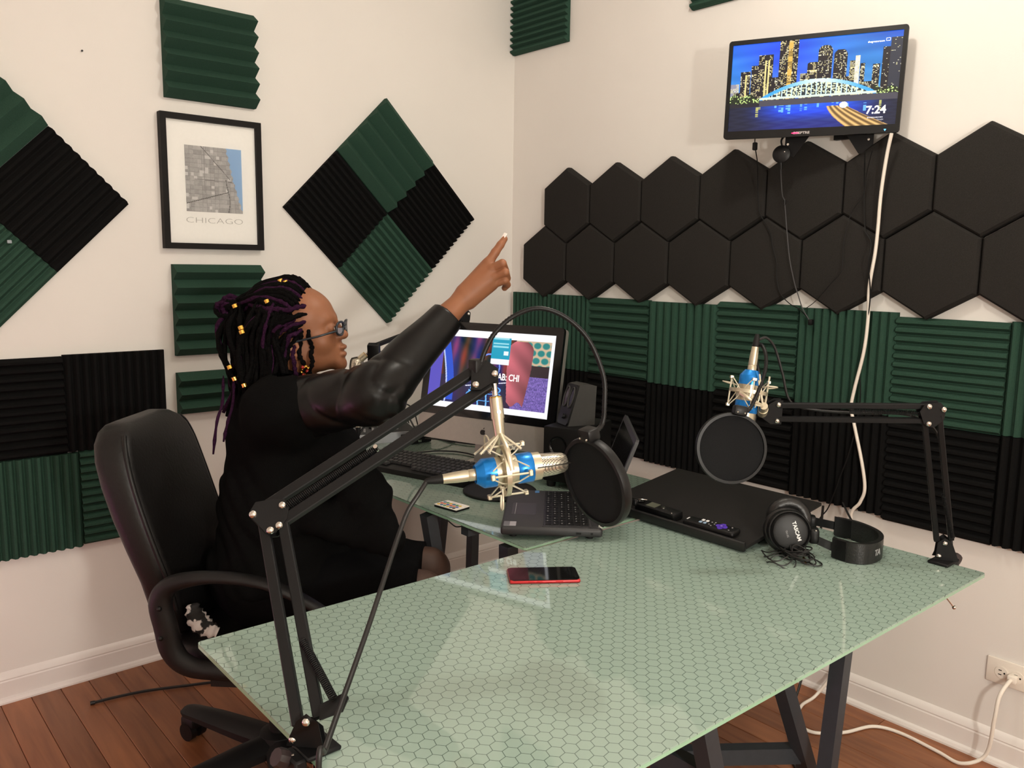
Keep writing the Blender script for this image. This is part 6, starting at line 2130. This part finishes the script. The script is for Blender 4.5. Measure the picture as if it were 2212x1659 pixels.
# eyes, nail
for s in (-1, 1):
    c = V((0.1243, 0.0000, 1.2009))
    ey = obj('eye', G().ball((c.x - 0.0095, 0.028 * s, c.z - 0.001), 0.0118, 20), mat('eye_white', rgb(225, 220, 212), 0.2), person, M=PM0, angle=180)
    obj('iris', G().ball((c.x - 0.0010, 0.028 * s, c.z), (0.0040, 0.0056, 0.0056), 14), mat('iris_brown', rgb(34, 22, 16), 0.15), ey, M=PM0, angle=180)
nd2 = (i3 - i2).normalized()
obj('fingernail', G().rbox((0, 0, 0), (0.017, 0.0105, 0.0022), 0.001, 2, PM0 @ frame(i3 + nd2 * 0.004 + V((-0.0035, -0.0030, 0.003)), nd2, V((-0.55, -0.70, 0.4)))), mat('nail_white', rgb(236, 226, 220), 0.25), person, angle=60)
for s, (a, b, c) in enumerate(cur):
    pass

# jacket body
F = Field((-0.30, -0.36, 0.42), (0.40, 0.36, 1.10), 0.0075)
F.ell((-0.0040, -0.0000, 0.9256), (0.142, 0.190, 0.170), 0.0)
F.ell((-0.0081, -0.0000, 0.7569), (0.168, 0.200, 0.170), 0.06)
F.ell((-0.0238, 0.0000, 0.6029), (0.182, 0.225, 0.115), 0.06)
F.cone((0.0213, -0.1500, 1.0208), (-0.0632, 0.1500, 0.9675), 0.078, 0.078, 0.05)
F.cone((0.0273, -0.1650, 1.0093), (0.0609, -0.1780, 1.0154), 0.078, 0.076, 0.04)
F.cone((0.0059, -0.0000, 1.0462), (-0.0023, -0.0000, 0.9967), 0.066, 0.085, 0.03)
# open front falling forward in a point
F.cone((0.1431, -0.1000, 0.9257), (0.2228, -0.1500, 0.8092), 0.055, 0.050, 0.05)
F.cone((0.2228, -0.1500, 0.8092), (0.2674, -0.1600, 0.7110), 0.050, 0.032, 0.03)
F.cone((0.1116, -0.1700, 0.7629), (0.2674, -0.1600, 0.7110), 0.045, 0.034, 0.04)
F.cone((0.1006, 0.1000, 0.8814), (0.1389, 0.1400, 0.6270), 0.05, 0.045, 0.05)
# left arm resting in the lap
F.cone((-0.0696, 0.1900, 0.9501), (-0.0525, 0.2500, 0.7113), 0.062, 0.055, 0.03)
F.cone((-0.0525, 0.2500, 0.7113), (0.1302, 0.1200, 0.6335), 0.053, 0.040, 0.02)
wz = 0.0032 * np.sin(F.z * 85 + 14 * np.sin(F.x * 9 + 1.0) + 4 * np.sin(F.y * 11)) * np.clip((0.92 - F.z) / 0.1, 0, 1) + 0.003 * np.sin(F.x * 46 + F.z * 31) * np.sin(F.y * 22 + F.z * 17)
F.f = F.f + wz.astype(np.float32)
flesh('jacket', [F.mesh()], m_cloth, person)

# right leather sleeve, gathered at the elbow
sh_, el_, cu_ = V((0.0140, -0.1250, 1.0041)), V((0.2634, -0.2500, 1.0788)), V((0.4095, -0.1450, 1.2402))
F = Field((sh_.x - 0.12, el_.y - 0.10, sh_.z - 0.14), (cu_.x + 0.07, sh_.y + 0.12, cu_.z + 0.07), 0.0042)
F.cone(sh_, el_, 0.080, 0.064, 0.0)
F.cone(el_, cu_, 0.064, 0.0400, 0.03)
F.ell((0.2470, -0.2450, 1.0509), (0.062, 0.055, 0.040), 0.03)


def along(a, b):
    d = np.array(b - a)
    L = np.linalg.norm(d)
    return ((F.x - a.x) * d[0] + (F.y - a.y) * d[1] + (F.z - a.z) * d[2]) / L, L


t1, L1 = along(sh_, el_)
t2, L2 = along(el_, cu_)


def around(a, b):
    d = (b - a).normalized()
    e1 = (V((0, -1, 0)) - d * d.dot(V((0, -1, 0)))).normalized()
    e2 = d.cross(e1)
    if e2.z < 0:
        e2 = -e2
    return np.arctan2((F.x - a.x) * e2.x + (F.y - a.y) * e2.y + (F.z - a.z) * e2.z, (F.x - a.x) * e1.x + (F.y - a.y) * e1.y + (F.z - a.z) * e1.z)


g1, g2 = around(sh_, el_), around(el_, cu_)
T1, T2 = t1 / L1, t2 / L2
win1 = np.clip((T1 - 0.12) * 2.6, 0, 1) * np.clip((0.35 - T2) * 4 + 0.2, 0, 1)
m1_ = 0.55 + 0.45 * np.sin(1.7 * g1 + T1 * 5)
f1 = (1 - np.abs(np.sin(T1 * 10.5 + 0.95 * g1 + 0.5 * np.sin(2.3 * g1 + 1)))) ** 2.2
f2 = (1 - np.abs(np.sin(T1 * 7.0 - 0.75 * g1 + 0.9))) ** 3.0
win2 = np.clip((0.42 - T2) * 4, 0, 1) * np.clip((T2 + 0.1) * 6, 0, 1)
f3 = (1 - np.abs(np.sin(T2 * 9.0 + 1.0 * g2 + 0.4))) ** 2.5
win3 = np.clip((T2 - 0.30) * 4, 0, 1) * np.clip((1 - T2) * 6, 0, 1)
f4 = np.sin(T2 * 7 + 1.2 * g2)
F.f = (F.f + 0.0075 * f1 * win1 * m1_ + 0.006 * f2 * win1 * (1 - 0.6 * m1_) + 0.006 * f3 * win2 + 0.0012 * f4 * win3).astype(np.float32)
# open cuff: cut the end square and hollow it
dcu = np.array((cu_ - el_).normalized())
pl = (F.x - cu_.x) * dcu[0] + (F.y - cu_.y) * dcu[1] + (F.z - cu_.z) * dcu[2]
F.f = np.maximum(F.f, pl.astype(np.float32))
aa = np.array(cu_) - dcu * 0.05
px, py, pz = F.x - aa[0], F.y - aa[1], F.z - aa[2]
tt = np.clip(px * dcu[0] + py * dcu[1] + pz * dcu[2], 0, 0.2)
hol = np.sqrt((px - dcu[0] * tt) ** 2 + (py - dcu[1] * tt) ** 2 + (pz - dcu[2] * tt) ** 2) - 0.0300
F.f = np.maximum(F.f, -hol.astype(np.float32))
flesh('leather_sleeve', [F.mesh()], m_sleeve, person, 2)

# skirt over the lap
F = Field((-0.28, -0.28, 0.40), (0.40, 0.28, 0.72), 0.0085)
for s in (-1, 1):
    F.cone((-0.03, 0.09 * s, 0.570), (0.325, 0.088 * s, 0.552), 0.098, 0.068, 0.02)
F.ell((-0.01, 0, 0.56), (0.19, 0.22, 0.095), 0.05)
F.cone((0.05, 0, 0.56), (0.32, 0, 0.545), 0.09, 0.07, 0.04)
F.f = np.maximum(F.f, (F.x - 0.332 + 0 * F.y + 0 * F.z).astype(np.float32))
F.f = (F.f + 0.0025 * np.sin(F.x * 60 + F.y * 20)).astype(np.float32)
flesh('skirt', [F.mesh()], mat('black_skirt', rgb(11, 11, 12), 0.9, var=(100, 0.1), bump=(600, 0.2), spec=0.05), person)
F = Field((0.20, -0.20, 0.05), (0.52, 0.20, 0.66), 0.009)
for s in (-1, 1):
    kn = V((0.3414, -0.0000, 0.5370))
    F.cone((0.18, 0.085 * s, 0.556), (kn.x, 0.085 * s, kn.z + 0.01), 0.0665, 0.057, 0.0)
    F.cone((kn.x, 0.085 * s, kn.z + 0.005), (kn.x - 0.05, 0.085 * s, 0.09), 0.0545, 0.0385, 0.02)
F.f = np.maximum(F.f, (0.22 - F.x + 0 * F.y + 0 * F.z).astype(np.float32))
flesh('leg_cover', [F.mesh()], mat('dark_brown_cover', rgb(72, 50, 40), 0.6, var=(60, 0.08)), person)  # dark brown layer over the knees and shins
for s in (-1, 1):
    kn = V((0.3414, -0.0000, 0.5370))
    q = V((kn.x + 0.0, 0.085 * s, 0.04))
    obj('shoe', G().rbox((q.x, q.y, q.z), (0.25, 0.092, 0.078), 0.03, 3, PM0), m_blk_soft, person, angle=60)

# ------------------------------------------------------------------ hair: scalp cap and locs
m_hair = mat('black_hair', rgb(10, 9, 9), 0.9, var=(220, 0.35), bump=(420, 1.0), spec=0.06)
m_purple = mat('purple_hair', rgb(46, 21, 44), 0.9, var=(220, 0.35), bump=(420, 1.0), spec=0.06)
hr = random.Random(21)
sc = V((0.0031, 0.0000, 1.2175))
SR = V((0.096, 0.077, 0.093))
hc = V((0.0062, 0.0000, 1.2004))
F = Field((hc.x - 0.15, -0.12, hc.z - 0.13), (hc.x + 0.12, 0.12, hc.z + 0.125), 0.0035)
F.ell(sc, (0.099, 0.081, 0.095), 0.0)
F.ell((sc.x - 0.045, 0, sc.z - 0.050), (0.070, 0.082, 0.075), 0.03)
# hairline: remove everything in front of a slanted surface
h0, h1 = V((0.0661, 0.0000, 1.2754)), V((0.0324, 0.0000, 1.1927))
dl = (h1 - h0).normalized()
nl = V((-dl.z, 0, dl.x))
if nl.x < 0:
    nl = -nl
pl = (F.x - h0.x) * nl.x + (F.z - h0.z) * nl.z + 0.5 * F.y * F.y / 0.08 + 0.002 * np.sin(F.y * 160)
F.f = np.maximum(F.f, pl.astype(np.float32))
hair = flesh('hair', [F.mesh()], m_hair, person, 1)


def loc_strand(pts, r, m, k=5):
    P = spline(pts, k)
    n = len(P)
    ph = hr.random() * 6
    R = [r * (0.86 + 0.16 * math.sin(i * 1.7 + ph) + 0.10 * math.sin(i * 4.1 + ph)) * (0.55 + 0.45 * min(1.0, (n - i) / (n * 0.14))) * (0.35 + 0.65 * min(1.0, (i + 0.5) / (n * 0.16))) for i in range(n)]
    return obj('loc', G().tube([PM0 @ p for p in P], R, 7), m, hair, angle=180)


def on_scalp(th, ph, out=1.0):
    """th: angle from straight ahead over the top to the back (0 front, 180 back), ph: sideways tilt"""
    d = V((math.cos(th) * math.cos(ph), math.sin(ph), math.sin(th) * math.cos(ph)))
    return V((sc.x + d.x * SR.x * out, d.y * SR.y * out, sc.z + d.z * SR.z * out))


tie = V((-0.1110, -0.0120, 1.2508))
n_l = 0
# rows swept from the hairline back to the tie
for i in range(27):
    ph = math.radians(-84 + 168 * i / 26)
    th0 = math.radians(58 - 34 * (abs(ph) / 1.5) ** 2 + hr.uniform(-3, 3))
    st = on_scalp(th0, ph * 0.9, 1.03)
    a = on_scalp(math.radians(92) + hr.uniform(-0.06, 0.06), ph * 0.86, 1.06 + hr.uniform(0, 0.07))
    b = on_scalp(math.radians(132), ph * 0.62, 1.08 + hr.uniform(0, 0.08))
    e = tie + V((hr.uniform(-0.012, 0.012), hr.uniform(-0.02, 0.02), hr.uniform(-0.016, 0.016)))
    loc_strand([st, (st + a) * 0.5 + (((st + a) * 0.5 - sc).normalized()) * 0.008, a, b, e], hr.uniform(0.0058, 0.0076), m_purple if i in (2, 6, 9, 13, 20) else m_hair)
# locs from the side of the head falling behind the ear
for i in range(34):
    sd = -1 if i < 23 else 1
    f_ = hr.random()
    th0 = math.radians(62 + 88 * f_)
    ph = math.radians(sd * (34 + 42 * hr.random()))
    st = on_scalp(th0, ph, 1.06)
    m1 = V((sc.x - 0.005 - 0.085 * f_ + hr.uniform(-0.01, 0.01), sd * (0.082 + 0.016 * hr.random()), sc.z - 0.03 - 0.02 * hr.random()))
    m2 = V((m1.x - 0.006 + hr.uniform(-0.012, 0.012) + 0.02 * (1 - f_), sd * (0.084 + 0.022 * hr.random()), sc.z - 0.095))
    e = V((m2.x + hr.uniform(-0.018, 0.022), sd * (0.108 + 0.03 * hr.random()), sc.z - 0.155 - 0.030 * hr.random()))
    loc_strand([st, (st + m1) * 0.5 + V((0, sd * 0.012, 0.004)), m1, m2, e], hr.uniform(0.0052, 0.0072), m_purple if i % 6 == 1 else m_hair)
# wavy locs from the side hairline, some sweeping back, some dropping in front of and over the ear
sides = [
    ((668, 655), (640, 664), (600, 668), (556, 664), (522, 662), 1), ((664, 672), (636, 682), (596, 684), (556, 676), (524, 668), 0),
    ((661, 684), (632, 690), (594, 702), (556, 690), (524, 676), 0), ((657, 694), (630, 702), (598, 722), (566, 722), (540, 760), 1),
    ((652, 702), (628, 712), (600, 740), (580, 780), (566, 826), 0), ((647, 708), (626, 724), (606, 756), (596, 796), (590, 836), 1),
    ((643, 712), (630, 736), (618, 766), (612, 800), (606, 834), 0), ((640, 716), (634, 742), (630, 772), (632, 800), (640, 826), 1),
    ((654, 710), (662, 732), (668, 756), (670, 778), (664, 800), 0), ((646, 716), (644, 744), (642, 772), (650, 800), (668, 818), 0),
    ((636, 690), (606, 700), (580, 730), (566, 770), (552, 815), 1), ((628, 676), (590, 690), (560, 720), (540, 770), (528, 820), 0),
    ((640, 706), (616, 736), (596, 780), (582, 820), (600, 840), 0), ((620, 700), (596, 726), (572, 766), (560, 806), (556, 842), 0),
    ((630, 730), (616, 760), (604, 790), (616, 822), (648, 832), 1), ((600, 690), (566, 712), (546, 752), (520, 792), (506, 830), 1)]
PX0, PXS = V((0.0244, -0.0900, 1.1908)), (0.1361, -0.0900, 1.3014)
sxx, szz = (PXS[0] - PX0.x) / 100.0, (PXS[2] - PX0.z) / 100.0
for sd in (-1, 1):
    for i, q in enumerate(sides):
        if sd > 0 and i % 2:
            continue
        P_ = []
        for j, (u_, v_) in enumerate(q[:5]):
            x_, z_ = PX0.x + (u_ - 620) * sxx, PX0.z - (v_ - 720) * szz
            k2 = ((x_ - sc.x) / (SR.x * 1.06)) ** 2 + ((z_ - sc.z) / (SR.z * 1.06)) ** 2
            y_ = 0.082 * math.sqrt(max(0.0, 1 - k2)) if k2 < 1 else 0.0
            y_ = max(y_, 0.058 if z_ < sc.z - 0.02 else 0.0, 0.070 if z_ < sc.z - 0.07 else 0.0)
            if j == 4 and q[4][1] < 700:
                y_ = 0.018
            P_.append(V((x_ + hr.uniform(-0.003, 0.003), sd * (y_ + (0.005 + hr.uniform(0, 0.008) if j else -0.006)), z_ + hr.uniform(-0.003, 0.003))))
        W_ = [P_[0]]
        for j in range(4):
            W_.append((P_[j] + P_[j + 1]) * 0.5 + V((hr.uniform(-0.006, 0.006), sd * hr.uniform(0.0, 0.006), hr.uniform(-0.006, 0.006))))
            W_.append(P_[j + 1])
        loc_strand(W_, hr.uniform(0.0056, 0.0074), m_purple if q[5] else m_hair, 4)
# locs hanging from the tie down the back
for i in range(44):
    y0 = hr.uniform(-0.105, 0.095)
    x0 = hr.uniform(-0.148, -0.055)
    st = tie + V((hr.uniform(-0.016, 0.01), y0 * 0.25, hr.uniform(-0.01, 0.012)))
    m1 = V((x0 - 0.012, y0 * 0.85, sc.z - 0.015 + hr.uniform(-0.02, 0.01)))
    m2 = V((x0 + hr.uniform(-0.014, 0.012), y0, sc.z - 0.090))
    m3 = V((x0 + hr.uniform(-0.012, 0.020) + 0.008, y0, sc.z - 0.155))
    e = V((x0 + 0.015 + hr.uniform(-0.02, 0.03), y0 * 1.25 + hr.uniform(-0.015, 0.01), sc.z - 0.185 - 0.050 * hr.random()))
    loc_strand([st, m1, m2, m3, e], hr.uniform(0.0054, 0.0074), m_purple if i % 6 == 2 else m_hair)
for dx_2, ln in ((-0.130, 0.075), (-0.105, 0.045)):
    loc_strand([V((sc.x * 0 + dx_2, -0.09, sc.z - 0.13)), V((dx_2 + 0.006, -0.12, sc.z - 0.19)), V((dx_2 + 0.004, -0.155, sc.z - 0.23)), V((dx_2 - 0.004, -0.165, sc.z - 0.23 - ln))], 0.0042, m_purple)
# fluffy purple bun at the tie
bc = V((-0.1346, -0.0200, 1.2452))
for i in range(14):
    a0 = hr.random() * 6.28
    tl_ = hr.uniform(-0.9, 0.9)
    r1 = hr.uniform(0.014, 0.026)
    pts = []
    for k in range(7):
        a = a0 + k * 0.85
        v = V((math.cos(a) * r1, math.sin(a) * r1 * math.sin(tl_), math.sin(a) * r1 * math.cos(tl_)))
        pts.append(bc + v + V((0.004 * math.sin(i), 0.010 * math.cos(i * 2), 0.004 * math.cos(i))))
    loc_strand(pts, 0.0068, m_purple if i % 5 else m_hair)
for i in range(5):
    loc_strand([tie + V((0.01, hr.uniform(-0.02, 0.02), 0.0)), (tie + bc) * 0.5 + V((0, hr.uniform(-0.02, 0.01), hr.uniform(-0.012, 0.016))), bc + V((hr.uniform(-0.01, 0.01), -0.012, hr.uniform(-0.02, 0.02)))], 0.0085, m_hair)
m_gold = mat('gold_bead', rgb(226, 178, 84), 0.22, metal=1.0)
for c in ((-0.1081, -0.0550, 1.2518), (-0.0790, -0.1050, 1.2037), (-0.0761, -0.1080, 1.1942), (-0.0251, -0.0750, 1.2649), (-0.0044, -0.0300, 1.3124), (0.0092, -0.0350, 1.3093), (-0.1100, -0.1000, 1.1094), (-0.0972, -0.1080, 1.0830), (-0.0692, -0.1250, 1.0703)):
    c = V(c)
    obj('hair_bead', G().lathe([(0.0058, -0.005), (0.0072, -0.004), (0.0072, 0.004), (0.0058, 0.005), (0.0058, -0.005)], 14, PM0 @ frame(c, (1, 0.2, 0.4), (hr.uniform(-0.4, 0.4), 0.1, 1))), m_gold, hair, angle=40)

# glasses
m_glframe = mat('grey_glasses_frame', rgb(40, 46, 52), 0.3, metal=0.2)
gl = None
for s in (-1, 1):
    c = V((0.1391, -0.0000, 1.2000))
    rim = [V((c.x + 0.002 - 0.006 * abs(math.cos(2 * PI * k / 28)) * (1 if math.cos(2 * PI * k / 28) * s > 0 else 0), 0.033 * s + 0.025 * math.copysign(abs(math.cos(2 * PI * k / 28)) ** 0.7, math.cos(2 * PI * k / 28)), c.z + 0.016 * math.copysign(abs(math.sin(2 * PI * k / 28)) ** 0.7, math.sin(2 * PI * k / 28)))) for k in range(28)]
    if gl is None:
        gl = obj('glasses', G().tube([PM0 @ p for p in rim], 0.0028, 8, closed=True), m_glframe, person, angle=180)
    else:
        obj('rim', G().tube([PM0 @ p for p in rim], 0.0028, 8, closed=True), m_glframe, gl, angle=180)
    cg = G().add([PM0 @ p for p in rim], [tuple(range(28))])
    obj('lens', cg, m_pane, gl)
    w0, w1, w2 = V((0.1356, -0.0000, 1.1953)), V((0.0918, -0.0000, 1.1821)), V((0.0410, 0.0000, 1.1698))
    obj('temple', G().tube([PM0 @ V((w0.x, 0.060 * s, w0.z)), PM0 @ V((w1.x, 0.069 * s, w1.z)), PM0 @ V((w2.x, 0.076 * s, w2.z)), PM0 @ V((w2.x - 0.02, 0.076 * s, w2.z - 0.014))], 0.0026, 8), m_glframe, gl, angle=180)
b0, b1 = V((0.1415, -0.0000, 1.2046)), V((0.1450, 0.0000, 1.2069))
obj('bridge', G().tube([PM0 @ V((b0.x, -0.009, b0.z)), PM0 @ V((b1.x, 0, b1.z)), PM0 @ V((b0.x, 0.009, b0.z))], 0.002, 8), m_glframe, gl, angle=180)
# earrings
for s in (-1, 1):
    c = V((0.0626, 0.0000, 1.0995))
    er = obj('earring', G().tube([PM0 @ V((c.x, 0.077 * s, c.z + 0.025 - 0.004)), PM0 @ V((c.x, 0.080 * s, c.z + 0.008))], 0.0012, 6), m_gold, person)
    for k in range(9):
        a = 2 * PI * k / 9
        obj('earring_bead', G().ball(PM0 @ V((c.x + 0.010 * math.cos(a) * (0.6 + 0.4 * (k % 2)), 0.080 * s + 0.003 * (k % 3), c.z + 0.011 * math.sin(a))), 0.0046, 10), mat('red_bead', rgb(150, 34, 26), 0.3) if k % 3 == 0 else m_gold, er, angle=180)
